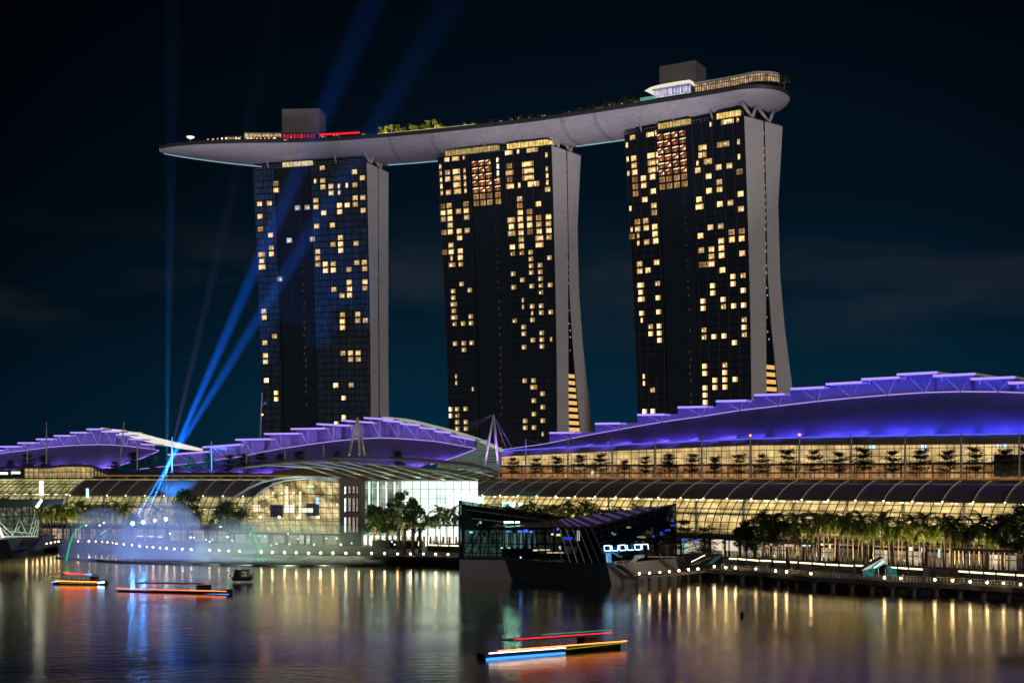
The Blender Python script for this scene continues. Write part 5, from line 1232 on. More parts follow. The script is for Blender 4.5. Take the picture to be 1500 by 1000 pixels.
th = thing('terrace_hedge', 'long dark clipped hedge on the terrace under the tiered trees', 'hedge', MF.pt(280, 57, z=24.3))
for k in range(1500):
    x = rd.uniform(190, 350); leaf(g, MF.pt(x, 57 + rd.uniform(-.6, .6), z=24.2 + rd.uniform(0, 1.7)), .45, rd)
g.build('foliage', M['leafdark'], th)
def palm(v, h=11.5):
    rd = random.Random(300 + v); tr = MB(); cr = MB()
    b = V((rd.uniform(-.4, .4), rd.uniform(-.4, .4), 0)); hc = h * .72
    tr.tube([(0, 0, 0), (0, 0, .5), b * .4 + V((0, 0, hc * .5)), b + V((0, 0, hc))], [.26, .17, .15, .12], 7)
    tr.tube([b + V((0, 0, hc)), b + V((0, 0, hc + 1.0))], [.17, .10], 6, 1)
    c0 = b + V((0, 0, hc + .9)); n = rd.choice((16, 18, 20))
    for i in range(n):
        a = 6.283 * i / n + rd.uniform(-.25, .25); el = rd.choice((1.35, 1.1, .85, .5, .1, -.3)) + rd.uniform(-.15, .15); L_ = h * rd.uniform(.27, .37)
        pts = []; p = V(c0); e = el
        for k in range(8):
            pts.append(V(p)); p = p + V((math.cos(a) * math.cos(e), math.sin(a) * math.cos(e), math.sin(e))) * L_ / 7; e -= .20 + .10 * rd.random()
        side = V((-math.sin(a), math.cos(a), 0))
        for k in range(7):
            p0, p1 = pts[k], pts[k + 1]; w = L_ * .23 * (math.sin(math.pi * (k + 1.0) / 8.6) ** .7); d = (p1 - p0)
            for s in (-1, 1):
                for q in (0, .5):
                    a0 = p0 + d * q; a1 = p0 + d * (q + .62); tip = a0 + d * (.9 + q) + side * s * w * rd.uniform(.8, 1.2) + V((0, 0, -w * rd.uniform(.0, .55)))
                    cr.face([a0, a1, tip])
        cr.tube(pts, [.05, .045, .04, .035, .03, .025, .02, .01], 3, cap=False)
    return tr.data('trunk', [M['palmtrunk'], M['leafpalm']]), cr.data('crown', M['leafpalm'])
palms = [palm(v) for v in range(7)]
def palm_row(spots, desc, group):
    for i, (p, sc, sz) in enumerate(spots):
        make_tree('palm_tree', f'slender palm, {nth(i)} from left, {desc}', 'palm', palms[(i * 5 + i // 3) % 7], p, random.uniform(0, 6), sc, group, sz)
rd = random.Random(11)
sp1 = []
x = 1118
while x < 1486:
    t = rd.choice((12.5, 15.5, 18.5)) + rd.uniform(-.7, .7); hgt = rd.uniform(.84, 1.12); sp1.append((RF.pt(x, t, z=DK + .9), hgt * 1.03, hgt * 1.04)); x += rd.uniform(6.0, 9.0)
palm_row(sp1, 'dense row below the right arcade', 'palms along the right promenade')
sp2 = []; x = 62
while x < 236:
    if 200 < x < 226: x += 5; continue
    t = 22.5 if 184 < x < 262 else rd.choice((14, 18, 22)) + rd.uniform(-1, 1); p = MF.pt(x, t, z=DK + .3); sp2.append((p, rd.uniform(1.0, 1.2), rd.uniform(1.02, 1.22))); x += rd.uniform(6, 9)
palm_row(sp2, 'row behind the fountains', 'palms behind the fountains')
sp3 = []
for x in (626, 637, 646, 655, 664, 672, 683): sp3.append((MF.pt(x, rd.uniform(11, 19), z=DK + .3), rd.uniform(.95, 1.08), rd.uniform(1.0, 1.18)))
palm_row(sp3, 'between white wall and dark pavilion', 'palms before the white wall')
sp4 = []; x = 742
while x < 952: sp4.append((RF.pt(x, rd.uniform(10, 16), z=DK + .3), rd.uniform(1.05, 1.2), rd.uniform(1.2, 1.36) if x < 860 else rd.uniform(1.12, 1.24))); x += rd.uniform(8, 12)
palm_row(sp4, 'row behind the dark glass pavilion', 'palms behind the pavilion')
def broad(v, h, w, m, n=24, dens=60, ls=.55):
    rd = random.Random(500 + v); tr = MB(); cr = MB(); hb = h * .34
    tr.tube([(0, 0, 0), (.1, 0, hb * .6), (0, .1, hb)], [.38, .26, .2], 7)
    for k in range(n):
        a = 6.283 * k / n * 2.618; zf = rd.uniform(0, 1); rr = w * math.sqrt(max(.05, 1 - (zf * 2 - .75) ** 2 * .75)) * rd.uniform(.35, 1.0)
        c = V((math.cos(a) * rr, math.sin(a) * rr, hb + (h - hb) * (.12 + .84 * zf)))
        s0 = V((0, 0, hb * rd.uniform(.8, 1.0))); tr.tube([s0, s0.lerp(c, .5) + V((0, 0, .3)), c], [.11, .07, .02], 4, cap=False)
        R_ = w * rd.uniform(.22, .38)
        for q in range(dens):
            d = V((rd.gauss(0, 1), rd.gauss(0, 1), rd.gauss(0, .65))); d = d / max(.4, d.length) * R_ * rd.uniform(.5, 1.05); leaf(cr, c + d, ls, rd, .7)
    return tr.data('trunk', M['trunk']), cr.data('crown', m)
BT = [('rounded dark tree above the fountain mist, left of the wide spreading tree', MF.pt(272, 20, z=DK), 17.5, 5.4, 'leafdark'), ('wide spreading low tree before the arched glass end', MF.pt(334, 17, z=DK), 13.5, 6.4, 'leafdark'),
      ('large dark tree at the far right edge of the promenade', RF.pt(1491, 14, z=DK), 15.5, 4.6, 'leafdark'), ('dark rounded tree at the left end of the right palm row', RF.pt(1122, 13, z=DK), 13.0, 4.3, 'leafdark'),
      ('smaller dark tree beside the rounded tree near the promenade stair', RF.pt(1093, 15, z=DK), 10.5, 3.4, 'leafdark'), ('dark round tree above the lattice pavilion at the left edge', MF.pt(4, 16, z=DK), 15.5, 4.0, 'leafdark'),
      ('low dark tree touching the rear corner of the glass pavilion', RF.pt(975, 8, z=DK), 9.5, 3.2, 'leafdark'),
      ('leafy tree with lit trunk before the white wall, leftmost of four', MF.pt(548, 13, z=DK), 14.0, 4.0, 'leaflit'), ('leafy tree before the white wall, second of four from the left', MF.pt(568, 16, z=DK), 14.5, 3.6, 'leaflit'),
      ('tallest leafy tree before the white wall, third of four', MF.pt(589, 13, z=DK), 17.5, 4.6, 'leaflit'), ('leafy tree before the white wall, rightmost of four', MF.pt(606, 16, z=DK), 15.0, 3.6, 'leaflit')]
for i, (lb, p, h, w, m) in enumerate(BT):
    make_tree('shade_tree', lb, 'tree', broad(i, h, w, M[m], 30, 80), p, 0, 1, 'shade trees on the promenade')
th = None
for i, (x, t, h) in enumerate(((1001, 11, 10.5), (1034, 12, 9.0))):
    make_tree('slender_tree', f'slender open-tiered tree right of the dark pavilion, {"taller and nearer it" if i == 0 else "shorter and farther from it"}', 'tree', tier_tree(20 + i, h), RF.pt(x, t, z=DK), i, 1, 'slender trees beside the pavilion')
# palms and shrubs of the roof deck garden
small = [palm(20 + v, 5.6) for v in range(3)]
ib = 0
dk_trees = [(px, rd.uniform(6, 14)) for px in range(556, 652, 9)]
for i, (px, w) in enumerate(dk_trees):
    make_tree('garden_palm', f'uplit yellow-green palm in the bright roof deck garden, {nth(i)} from its left end', 'palm', small[i % 3], dp(s_at(px, w), w, DZ), i, rd.uniform(1.0, 1.25), 'uplit palms on the roof deck')
for px in (565, 590, 615, 640): lamp('garden_lamp_and_fill', 'POINT', dp(s_at(px, 15.5), 15.5, DZ + 1.4), 4200, (1, .85, .2), shadow_soft_size=.2)
for i, px in enumerate((679, 692, 720, 748, 762, 776, 790, 848, 872)):
    make_tree('garden_palm', f'dark palm silhouette along the unlit roof deck, {nth(i)} from the left', 'palm', small[i % 3], dp(s_at(px, 8), 8, DZ), i, .95, 'dark palms on the roof deck')
for i, px in enumerate((886, 900, 914, 928, 940, 1142, 1150)):
    w = 9 if px < 1000 else 3; make_tree('garden_tree', ('dark bushy roof deck tree left of the white swoop canopy, ' + nth(i) + ' from the left') if px < 1000 else ('dark bush behind the curved restaurant, ' + ('nearer it' if px < 1145 else 'at the deck end')), 'tree', broad(30 + i, 7.0 if px < 1000 else 6.5, 3.2, M['leafdark'], 14, 40, .4), dp(s_at(px, w), w, DZ), 0, .95, 'trees of the roof deck')
for i, px in enumerate((560, 583, 607, 628, 645)):
    make_tree('garden_shrub', f'uplit yellow-green bushy tree in the roof deck garden, {nth(i)} from its left end', 'tree', broad(50 + i, 4.6, 2.4, M['leafpalm'], 14, 40, .4), dp(s_at(px, 12), 12, DZ), 0, 1, 'uplit bushes of the roof deck')
for k in range(52):
    px = rd.choice((rd.uniform(300, 540), rd.uniform(655, 940))); s = s_at(px, 15); w = min(16, half(s) - 1)
    g = MB(); g.ball(dp(s, w, DZ + rd.uniform(.9, 2.2)), rd.uniform(.14, .26), 6, 4); g.build('deck_lamp', wl, sp)
for px in (690, 760, 850, 895, 925): lamp('garden_lamp_and_fill', 'POINT', dp(s_at(px, 15.5), 15.5, DZ + 1.4), 700, (1, .85, .4), shadow_soft_size=.2)  # unseen lamps added to brighten the dark deck trees
# umbrella-shaped lamp at the deck tip
th = thing('lamp_umbrella', 'white lit umbrella-shaped lamp near the pointed end of the sky deck', 'lamp', dp(s_at(279, 0), 0, DZ)); p = dp(s_at(279, 0), 0, DZ)
g = MB(); g.tube([p, p + V((0, 0, 4.2))], .15, 6); g.build('lamp_pole', M['steel'], th)
g = MB(); g.tube([p + V((0, 0, 4.2)), p + V((0, 0, 5.0)), p + V((0, 0, 5.5))], [.3, 1.9, 2.1], 12); g.build('lamp_bowl', emit('bowl', (1, .95, .85), 1.3, False), th)

# ------------------------------------------------------------------ promenade lamps, benches, rails, kiosk
def lampmesh(z=0):
    post = MB().tube([(0, 0, 0), (0, 0, .45)], .09, 6).box((0, 0, .03), (.34, .34, .06)).data('lamp_post', M['dark'])
    hd = MB().ball((0, 0, .66), .235, 8, 6).data('lamp_head', M['warmlamp']); return post, hd
lp = lampmesh()
spots = [(37, 798), (46.5, 798), (53, 797), (60, 796), (66.5, 795.6), (73, 794.7), (79, 793.6), (84.5, 793), (113, 792.6), (129, 792.5), (139, 792.7), (148, 793.4), (156, 794), (163, 795), (169.5, 796), (180, 797), (192, 798), (203, 799.3), (214, 800.7), (223, 801.3), (233, 802), (243, 803), (254, 803.7), (266, 804), (279, 804.7), (306, 805.7), (320, 806), (334, 806.7), (350, 807), (382, 808), (398, 808.7), (416, 809), (433, 809.3), (451, 809.7), (469, 809.7), (487, 809.7), (506, 810), (525, 810), (544, 810), (563, 810.5), (582, 811), (601, 811), (620, 811), (638, 811.5), (656, 812)]
def bollard(p, label, group):
    th = thing('bollard_lamp', label, 'lamp', (0, 0, 0), group)
    for nm, me in zip(('lamp_post', 'lamp_head'), lp):
        o = bpy.data.objects.new(nm, me); COL.objects.link(o); o.parent = th
    th.location = p; return th
for i, (x, y) in enumerate(spots):
    Y = F * (CAM - 3.26) / (y - HY); bollard(V(((x - 750) * Y / F, Y + .9, DK)), f'glowing warm bollard lamp on the left quay edge, {nth(i)} from the left', 'bollard lamps on the left quay')
spr = [(1047, 829.5), (1064, 831), (1078, 831.5), (1108, 833), (1137, 836), (1153, 837.3), (1189, 840), (1297, 846), (1321, 847), (1371, 849), (1397, 850), (1423, 852), (1448, 853), (1472, 854), (1497, 856)]
for i, (x, y) in enumerate(spr):
    Y = F * (CAM - 3.26) / (y - HY); bollard(V(((x - 750) * Y / F, Y + .7, DK)), f'glowing warm bollard lamp on the right quay edge, {nth(i)} from the pavilion', 'bollard lamps on the right quay')
# boardwalk on piles that curls round the pavilion to the quay
bw = [(934, 843), (952, 842), (967, 841), (981, 840), (995, 838.5), (1009, 837), (1026, 835), (1046, 833)]
BWp = []
for x, y in bw: Y = F * (CAM - 2.4) / (y - HY); BWp.append(V(((x - 750) * Y / F, Y, 2.4)))
th = thing('boardwalk', 'narrow boardwalk on concrete piles round the right side of the dark pavilion', 'boardwalk', BWp[3])
g = MB()
for a, b in zip(BWp, BWp[1:]):
    n = V((-(b - a).y, (b - a).x, 0)).normalized() * 2.6; g.hexa([a - V((0, 0, .6)), b - V((0, 0, .6)), b + n - V((0, 0, .6)), a + n - V((0, 0, .6)), a, b, b + n, a + n])
g.build('walk_deck', M['stone'], th)
for p in BWp[:-1]: g = MB(); g.tube([(p.x, p.y + 1.2, -1), (p.x, p.y + 1.2, 1.8)], .36, 8); g.build('walk_pile', M['quay'], th, True)
for i, (x, y) in enumerate(((937, 840), (952, 839), (967, 838), (981, 837), (995, 835.5), (1009, 834), (1023, 833))):
    Y = F * (CAM - 3.06) / (y - HY); bollard(V(((x - 750) * Y / F, Y + .5, 2.4)), f'glowing warm bollard lamp on the boardwalk, {nth(i)} from the pavilion front', 'bollard lamps on the boardwalk')
# planter walls with a light strip below the coping
def planter(pts, label, cat='planter', lit=True, hedge=True, group='lit planters on the right promenade', dens=90, dt=5):
    P_ = []
    for x, y in pts:
        Y = F * (CAM - 4.5) / (y - HY); P_.append(V(((x - 750) * Y / F, Y, 0)))
    th = thing('lit_planter', label, cat, (P_[0].x, P_[0].y, DK), group)
    d = (P_[-1] - P_[0]).normalized(); n = V((-d.y, d.x, 0)); 
    if n.y < 0: n = -n
    g = MB(); a, b = P_[0], P_[-1]; k = n * dt; u = V((0, 0, 1))
    g.hexa([a + u * DK, b + u * DK, b + k + u * DK, a + k + u * DK, a + u * 4.75, b + u * 4.75, b + k + u * 4.75, a + k + u * 4.75]); g.build('planter_wall', M['quay'], th)
    g = MB(); g.bar(a - n * .12 + u * 4.80, b - n * .12 + u * 4.80, .5, .12); g.build('coping', M['stone'], th)
    if lit: g = MB(); q = n * -.06; g.bar(a.lerp(b, .02) + q + u * 4.48, a.lerp(b, .98) + q + u * 4.48, .10, .32); g.build('light_strip', M['bench'], th)
    if hedge:
        g = MB(); rd = random.Random(len(label) + int(P_[0].x * 10)); L_ = (b - a).length
        hs = [rd.uniform(.3, 1.3) for _ in range(12)]
        for j in range(int(L_ * dens / 4)):
            f_ = rd.random(); hh = hs[int(f_ * 11.99)]; p = a.lerp(b, f_) + n * rd.uniform(.5, dt) + u * (4.8 + rd.uniform(0, hh)); leaf(g, p, .3, rd, .6)
        g.build('foliage', M['hedge'], th)
PL = [((1068, 817.5), (1080, 818)), ((1082, 818), (1093, 819)), ((1095, 819), (1112, 820.5)), ((1114, 820.5), (1130, 821)), ((1133, 821.5), (1151, 822.5)), ((1157, 822.7), (1168, 823)), ((1171, 823.5), (1189, 824.5)), ((1191, 824.5), (1208, 826)), ((1210, 826), (1228, 827)), ((1230, 827), (1250, 828)), ((1253, 827.5), (1266, 828.3)), ((1268, 828.5), (1281, 829.3)), ((1301, 830), (1314, 831)), ((1316, 831), (1330, 832)), ((1332, 832), (1352, 833.3)), ((1404, 836), (1419, 837.2)), ((1421, 837.2), (1440, 838.5)), ((1442, 838.5), (1458, 839.6)), ((1460, 839.7), (1487, 841.5)), ((1489, 841.7), (1515, 843))]
for i, pts in enumerate(PL): planter(pts, f'low planter wall with a warm light strip and dark shrubs, {nth(i)} from the dark pavilion')
PLL = [((625, 797.5), (641, 798)), ((643, 798), (657, 798.5)), ((659, 798.5), (672, 799))]
for i, pts in enumerate(PLL): planter(pts, f'low lit planter wall left of the dark pavilion, {nth(i)} from the white wall', group='lit planters left of the pavilion')
PLF = [((62, 782), (76, 782)), ((88, 782), (96, 782)), ((120, 783), (128, 783)), ((200, 785), (212, 785)), ((214, 785), (226, 785.5)), ((228, 785.5), (238, 786)), ((520, 784), (560, 784))]
for i, pts in enumerate(PLF): planter(pts, f'low lit planter wall behind the fountain mist, {nth(i)} from the left', group='lit planters behind the fountains', dens=60)
planter(((545, 793), (612, 794)), 'dark hedge bed below the four leafy trees', 'planter', False, True, None, 110)
planter(((1000, 812), (1046, 814)), 'dark hedge bed right of the pavilion by the lit stair rail', 'planter', False, True, None, 130)
# shrubs on the lower step
def shrub(px, py, w, h, label, mm='hedge'):
    Y = F * (CAM - DK) / (py - HY); p = V(((px - 750) * Y / F, Y + 1.5, DK)); th = thing('shrub', label, 'shrub', p, 'low shrubs on the right quay'); g = MB(); rd = random.Random(int(px))
    for j in range(int(60 * w)):
        a = rd.uniform(0, 6.283); r_ = math.sqrt(rd.random()) * w; z = rd.uniform(0, h) * math.sqrt(max(.05, 1 - (r_ / w) ** 2)); leaf(g, p + V((math.cos(a) * r_, math.sin(a) * r_ * .5, z)), .3, rd, .8)
    g.build('foliage', M[mm], th)
shrub(1238, 838, 2.3, 2.4, 'rounded dark green shrub left of the teal glass canopy'); shrub(1347, 843, 2.2, 1.5, 'rounded dark shrub right of the teal glass canopy')
shrub(1100, 829, 1.6, 1.3, 'lit yellow-green shrub nearest the promenade stair', 'leafpalm'); shrub(1130, 827, .9, 1.1, 'small lit green shrub by the second lamp', 'leafpalm'); shrub(1175, 833, 2.4, .9, 'flat yellow-green ground plants by the steps', 'leafpalm')
for i, x in enumerate((1400, 1412, 1424, 1434, 1458, 1480)): shrub(x, 849.5 + i * .6, 1.1, 1.2, f'small lit yellow-green quay shrub, {nth(i)} from the left at the right end', 'leafpalm')
for x, y in ((1100, 826), (1172, 830), (1236, 836), (1330, 842), (1415, 848), (1470, 850)):
    Y = F * (CAM - 4) / (y - HY); p = V(((x - 750) * Y / F, Y - .2, 4.6)); uplight('quay_light', p, 260, (1, .75, .38), p + V((0, 3, -1.6)), 130)
# palm uplights in the planters
for x in range(1132, 1490, 24):
    p = RF.pt(x, 9.3, z=DK + 2.6); uplight('palm_light', p, 3000, (1, .80, .34), p + V((.8, 2.4, 4)), 130)
for x in (70, 95, 120, 150, 185, 220): p = MF.pt(x, 11, z=DK + 5.5); lamp('palm_light', 'SPOT', p, 2600, (1, .86, .25), aim=p + V((.4, 1.6, 5)), spot_size=R(140), spot_blend=.6, shadow_soft_size=.2)
for x in (540, 565, 590, 610): p = MF.pt(x, 8.5, z=DK + 1.5); lamp('tree_light', 'SPOT', p, 2600, (1, .84, .45), aim=p + V((0, 2.4, 5)), spot_size=R(110), spot_blend=.7, shadow_soft_size=.2)
for x in (635, 665): p = MF.pt(x, 9, z=DK + 4); lamp('palm_light', 'SPOT', p, 900, (.9, 1, .6), aim=p + V((0, 2, 5)), spot_size=R(120), spot_blend=.7, shadow_soft_size=.2)
for x in (775, 815, 860, 905): p = RF.pt(x, 8.5, z=11); lamp('palm_light', 'SPOT', p, 2200, (1, .85, .25), aim=p + V((.5, 2, 4)), spot_size=R(140), spot_blend=.7, shadow_soft_size=.2)
# four round pale posts under the trees
for i, x in enumerate((584, 593, 605, 615)):
    p = MF.pt(x, 6 if i < 3 else 9, z=DK); th = thing('light_column', f'thick round lit column before the leafy trees, {nth(i)} from the left', 'column', p, 'round columns before the white wall')
    g = MB(); g.tube([p, p + V((0, 0, 6.6))], .48, 10); g.build('column_shaft', M['brown'] if False else M['palmtrunk'], th, True)
    g = MB(); g.tube([p + V((0, 0, 6.6)), p + V((0, 0, 7.0))], [.6, .6], 10); g.build('column_top', M['dark'], th)
# pergola on the right promenade
def pergola(x0, x1, t, zt, label):
    th = thing('pergola', label, 'pergola', RF.pt((x0 + x1) / 2, t, z=DK)); g = MB(); g.prism([RF.pt(x0, t, z=zt), RF.pt(x1, t, z=zt), RF.pt(x1, t + 4, z=zt), RF.pt(x0, t + 4, z=zt)], (0, 0, .35)); g.build('pergola_roof', M['darkgrey'], th)
    n = max(3, int((x1 - x0) / 22))
    for i in range(n + 1): x = x0 + (x1 - x0) * i / n; g = MB(); g.bar(RF.pt(x, t + .2, z=DK), RF.pt(x, t + .2, z=zt), .25); g.build('pergola_post', M['darkgrey'], th)
pergola(1090, 1196, 9.5, 8.4, 'flat dark pergola before the shops, left of the palm row'); pergola(1394, 1492, 8.0, 8.6, 'flat dark pergola among the palms at the right end')
# teal lit glass canopies over stairs down to the water
def teal(px, py, Y, w, label):
    c = at(px, py, Y); th = thing('glass_canopy', label, 'canopy', c); k = w
    tl = interior('teal_glow', (.05, .36, .34), (.01, .07, .08), (.10, .55, .5), .42, .7, 3, .08, .8, True, .9); tw = emit('teal_white', (.7, 1, .95), 1.2)
    g = MB(); g.prism([c + V((-1.0 * k, 0, 0)), c + V((.30 * k, .5, 1.15 * k * .62)), c + V((.42 * k, .5, .62 * k * .62)), c + V((-.95 * k, 0, -.32 * k))], (0, 2.5, .2)); g.build('canopy_wing', mat('teal_pane', (.08, .16, .17), .2, .1, .2), th)
    g = MB(); g.grid([[c + V((.45 * k, -.2, -.30 * k)), c + V((1.05 * k, -.2, -.42 * k))], [c + V((.45 * k, -.2, .32 * k)), c + V((1.0 * k, -.2, -.05 * k))]]); g.build('canopy_pane', tl, th)
    g = MB(); g.grid([[c + V((-1.0 * k, -.3, -.38 * k)), c + V((-.3 * k, -.3, -.30 * k))], [c + V((-.98 * k, -.3, -.08 * k)), c + V((-.25 * k, -.3, .12 * k))]]); g.build('canopy_pane', tl, th)
    g = MB(); g.bar(c + V((-.35 * k, -.4, .12 * k)), c + V((.22 * k, -.4, .52 * k)), .22); g.build('light_tube', tw, th)
    g = MB()
    for i in range(5): x = -.9 + .42 * i; g.bar(c + V((x * k, -.1, -.45 * k)), c + V((x * k, -.1, .1 * k)), .09)
    g.build('canopy_frame', M['steel'], th)
    uplight('teal_light', c + V((0, -1.5, .6)), 120, (.2, 1, .9), c + V((0, 3, .6)), 140)
teal(1288, 834, 270, 3.6, 'teal lit angular glass canopy on the right quay'); teal(153, 784, 400, 3.4, 'teal lit angular glass canopy behind the left fountain')
# stair with lit hand rails beside the pavilion
th = thing('quay_stair', 'quay stair with dotted warm rail lamps and blue lit rails right of the pavilion', 'stair', at(1030, 825, 305))
g = MB()
for k in range(10): g.box(at(1016 + k * 2.4, 826 - k * 1.0, 304 + k * .5), (1.0, 3, .3), -.4)
g.build('step_flight', M['stone'], th)
g = MB()
for k in range(9): g.ball(at(1013.5 + k * 2.3, 822 - k * 1.15, 302.5), .11, 6, 4)
g.build('rail_lamp', emit('rail_lamp', (1, .92, .6), 6, False), th)
for k in range(3): g = MB(); g.bar(at(1037 + k * 3.4, 826 - k * .5, 301), at(1049 + k * 4.2, 815 - k * 1.2, 304), .06); g.build('hand_rail', emit('cool_rail', (.12, .5, .55), .4, False), th)
th = thing('rail_fence', 'thin steel railing with glass along the right quay steps', 'railing', edge_point(1180)[0].to_3d() + V((0, 0, DK)))
g = MB(); pts = []
for x in range(1060, 1520, 5):
    p, d = edge_point(x); p = V((p.x, p.y + 3.0, DK)); pts.append(p); g.bar(p, p + V((0, 0, 1.05)), .06)
for a, b in zip(pts, pts[1:]): g.bar(a + V((0, 0, 1.05)), b + V((0, 0, 1.05)), .07); g.bar(a + V((0, 0, .5)), b + V((0, 0, .5)), .04)
g.build('rail', M['steel'], th)
# a few strollers standing on the promenade
def person(p, rz, label, seed):
    rd = random.Random(seed); th = thing('person', label, 'person', p, 'people on the promenade'); h = rd.uniform(1.62, 1.8) / 1.75
    me = bpy.data.meshes.new('person_body'); P_ = [(0, 0, .92), (0, 0, 1.15), (0, 0, 1.42), (0, 0, 1.52), (0, .02, 1.64), (.10, 0, .88), (.11, .02, .48), (.11, 0, .06), (.11, -.12, .03), (-.10, 0, .88), (-.13, -.03, .48), (-.14, .08, .06), (-.14, -.05, .03), (.19, 0, 1.40), (.24, 0, 1.12), (.23, -.08, .86), (.23, -.1, .78), (-.19, 0, 1.40), (-.24, .02, 1.12), (-.24, -.03, .86), (-.24, -.05, .78)]
    E_ = [(0, 1), (1, 2), (2, 3), (3, 4), (0, 5), (5, 6), (6, 7), (7, 8), (0, 9), (9, 10), (10, 11), (11, 12), (2, 13), (13, 14), (14, 15), (15, 16), (2, 17), (17, 18), (18, 19), (19, 20)]
    me.from_pydata([tuple(V(q) * h) for q in P_], E_, []); o = bpy.data.objects.new('body', me); COL.objects.link(o); o.parent = th
    md = o.modifiers.new('skin', 'SKIN'); rr = [.15, .13, .16, .06, .10, .09, .065, .045, .04, .09, .065, .045, .04, .06, .045, .035, .03, .06, .045, .035, .03]
    for sv, r_ in zip(me.skin_vertices[0].data, rr): sv.radius = (r_ * h, r_ * h * .8)
    me.skin_vertices[0].data[0].use_root = True; o.modifiers.new('sub', 'SUBSURF').levels = 1
    me.materials.append(mat('clothing', rd.choice(((.03, .03, .04), (.25, .22, .2), (.05, .07, .15), (.3, .1, .08))), .8, 0, .1)); th.rotation_euler.z = rz
for i, (x, lb) in enumerate(((622, 'person in dark clothes strolling before the lit white wall'), (640, 'person standing between the palms left of the pavilion'), (657, 'person walking close to the dark pavilion from the left'))):
    person(MF.pt(x, 26 - 3 * i, z=DK), i * 2.0, lb, i)

for i, x in enumerate((1062, 1096, 1120, 1142, 1160, 1184, 1226, 1262, 1318, 1360, 1410, 1452)):
    p, d_ = edge_point(x); person(V((p.x + .6 * (i % 3), p.y + 1.6 + (i * 7 % 5) * .35, DK)), i * 1.7, f'person strolling on the right quay edge, {nth(i)} from the dark pavilion', 20 + i)
# ------------------------------------------------------------------ boats
def bumboat(label, pA, pB, wd, glow_spec, roof=True, low=False):
    """wooden river boat lying from pA (stern) to pB (bow) on the water"""
    pA, pB = V(pA), V(pB); L_ = (pB - pA).length; d = (pB - pA).normalized(); n = V((-d.y, d.x, 0))
    if n.y > 0: n = -n                                    # n faces the camera
    th = thing('bumboat', label, 'boat', (pA + pB) / 2); O_ = pA
    q = lambda x, y, z: O_ + d * (x * L_) + n * (y * wd) + V((0, 0, z))
    rows = []
    for y, z in ((0, -.3), (.30, -.25), (.46, .25), (.5, .82)):
        rows.append([q(x, y * (1 if .12 < x < .8 else (.72 if x <= .12 else max(.04, (1 - x) / .2))), z + (.55 * max(0, x - .72) / .28 + .04 * max(0, .15 - x) / .15 if z > 0 else 0)) for x in [k / 16 for k in range(17)]])
    mir = [[p - n * 2 * ((p - O_).dot(n)) for p in r] for r in rows]
    g = MB(); g.grid(rows); g.grid(mir); g.grid([rows[-1], mir[-1]]); g.build('hull', M['black'], th, True)
    if roof:
        g = MB(); g.prism([q(.16, -.36, 2.35), q(.74, -.36, 2.35), q(.74, .36, 2.35), q(.16, .36, 2.35)], (0, 0, .16)); g.build('cabin_roof', M['darkgrey'], th)
        for x in (.18, .36, .54, .72):
            for y in (-.34, .34): g = MB(); g.bar(q(x, y, .9), q(x, y, 2.35), .1); g.build('roof_post', M['darkgrey'], th)
        g = MB(); g.prism([q(.70, -.3, .9), q(.80, -.26, .9), q(.80, .26, .9), q(.70, .3, .9)], (0, 0, 1.2)); g.build('wheelhouse', M['black'], th)
        g = MB()
        for k in range(7): g.bar(q(.24 + .06 * k, -.3, 1.2), q(.24 + .06 * k, .3, 1.2), .35, .12)
        g.build('seat', M['dark'], th)
    for nm, x0, x1, y, z0, z1, w, col_, st in glow_spec:
        g = MB(); N = 8; P_ = [q(x0 + (x1 - x0) * k / N, y, z0 + (z1 - z0) * k / N + .0) for k in range(N + 1)]; g.tube(P_, w, 5)
        g.build(nm, emit(nm, col_, st), th)
    return th
OR, RD, BL, GR, WH = (1, .22, .05), (1, .03, .03), (.03, .24, 1), (.02, .55, .25), (1, .95, .85)
bumboat('dark bumboat with an orange waterline strip and red roof lights, leftmost boat', at(81, 856, 290), at(158, 857.5, 288), 3.2,
        [('hull_light', .13, .86, .52, 1.05, 1.0, .10, OR, 5), ('roof_light', .25, .62, .37, 2.62, 2.62, .11, RD, 4), ('roof_light', .20, .30, .30, 3.0, 3.0, .1, RD, 4), ('roof_light', .63, .74, .37, 2.6, 2.6, .12, BL, 5), ('bow_light', .86, .985, .42, .75, .95, .18, (.35, .55, 1), 7), ('stern_light', .0, .07, .52, .8, .8, .12, (.1, .2, .9), 3), ('stern_light', .07, .13, .54, 1.0, 1.0, .10, (.6, 1, .5), 3), ('hull_light', .15, .84, .53, .62, .62, .06, (.25, .18, .02), 1.5)])
bumboat('long low unlit-hulled boat with orange and blue light trails as strips', at(176, 869.5, 272), at(341, 871.5, 266), 3.0,
        [('hull_light', .0, .97, .50, 1.35, 1.0, .085, OR, 2.6), ('waterline_trail', .44, .995, .54, .30, .30, .15, (.03, .26, 1), 3.0), ('roof_light', .25, .90, .36, 2.55, 2.55, .05, (.7, .02, .02), .5)], True)  # strips stand for a moving boat's light trails; boat stretched to their length
bumboat('nearest boat, dark hull with orange, red and blue light-trail strips', at(704, 966, 172), at(909, 950, 184), 3.0,
        [('hull_light', .02, .55, .50, 1.05, 1.05, .085, WH, 3.4), ('hull_light', .08, 1.0, .50, 1.30, 1.35, .085, (1, .25, .06), 3.4), ('waterline_trail', .0, .54, .55, .28, .28, .22, (.04, .25, 1), 2.2), ('roof_light', .20, .90, .38, 2.66, 2.66, .075, (1, .02, .04), 2.0), ('roof_light', .45, .97, -.3, 2.75, 2.75, .05, GR, .8), ('hull_light', .54, .97, .53, .85, 1.15, .10, (.25, .24, .01), .9), ('roof_light', .12, .55, .30, 2.42, 2.42, .03, (.4, .4, .5), .7)])  # strips stand for light trails; the dark boat is shaped to carry them
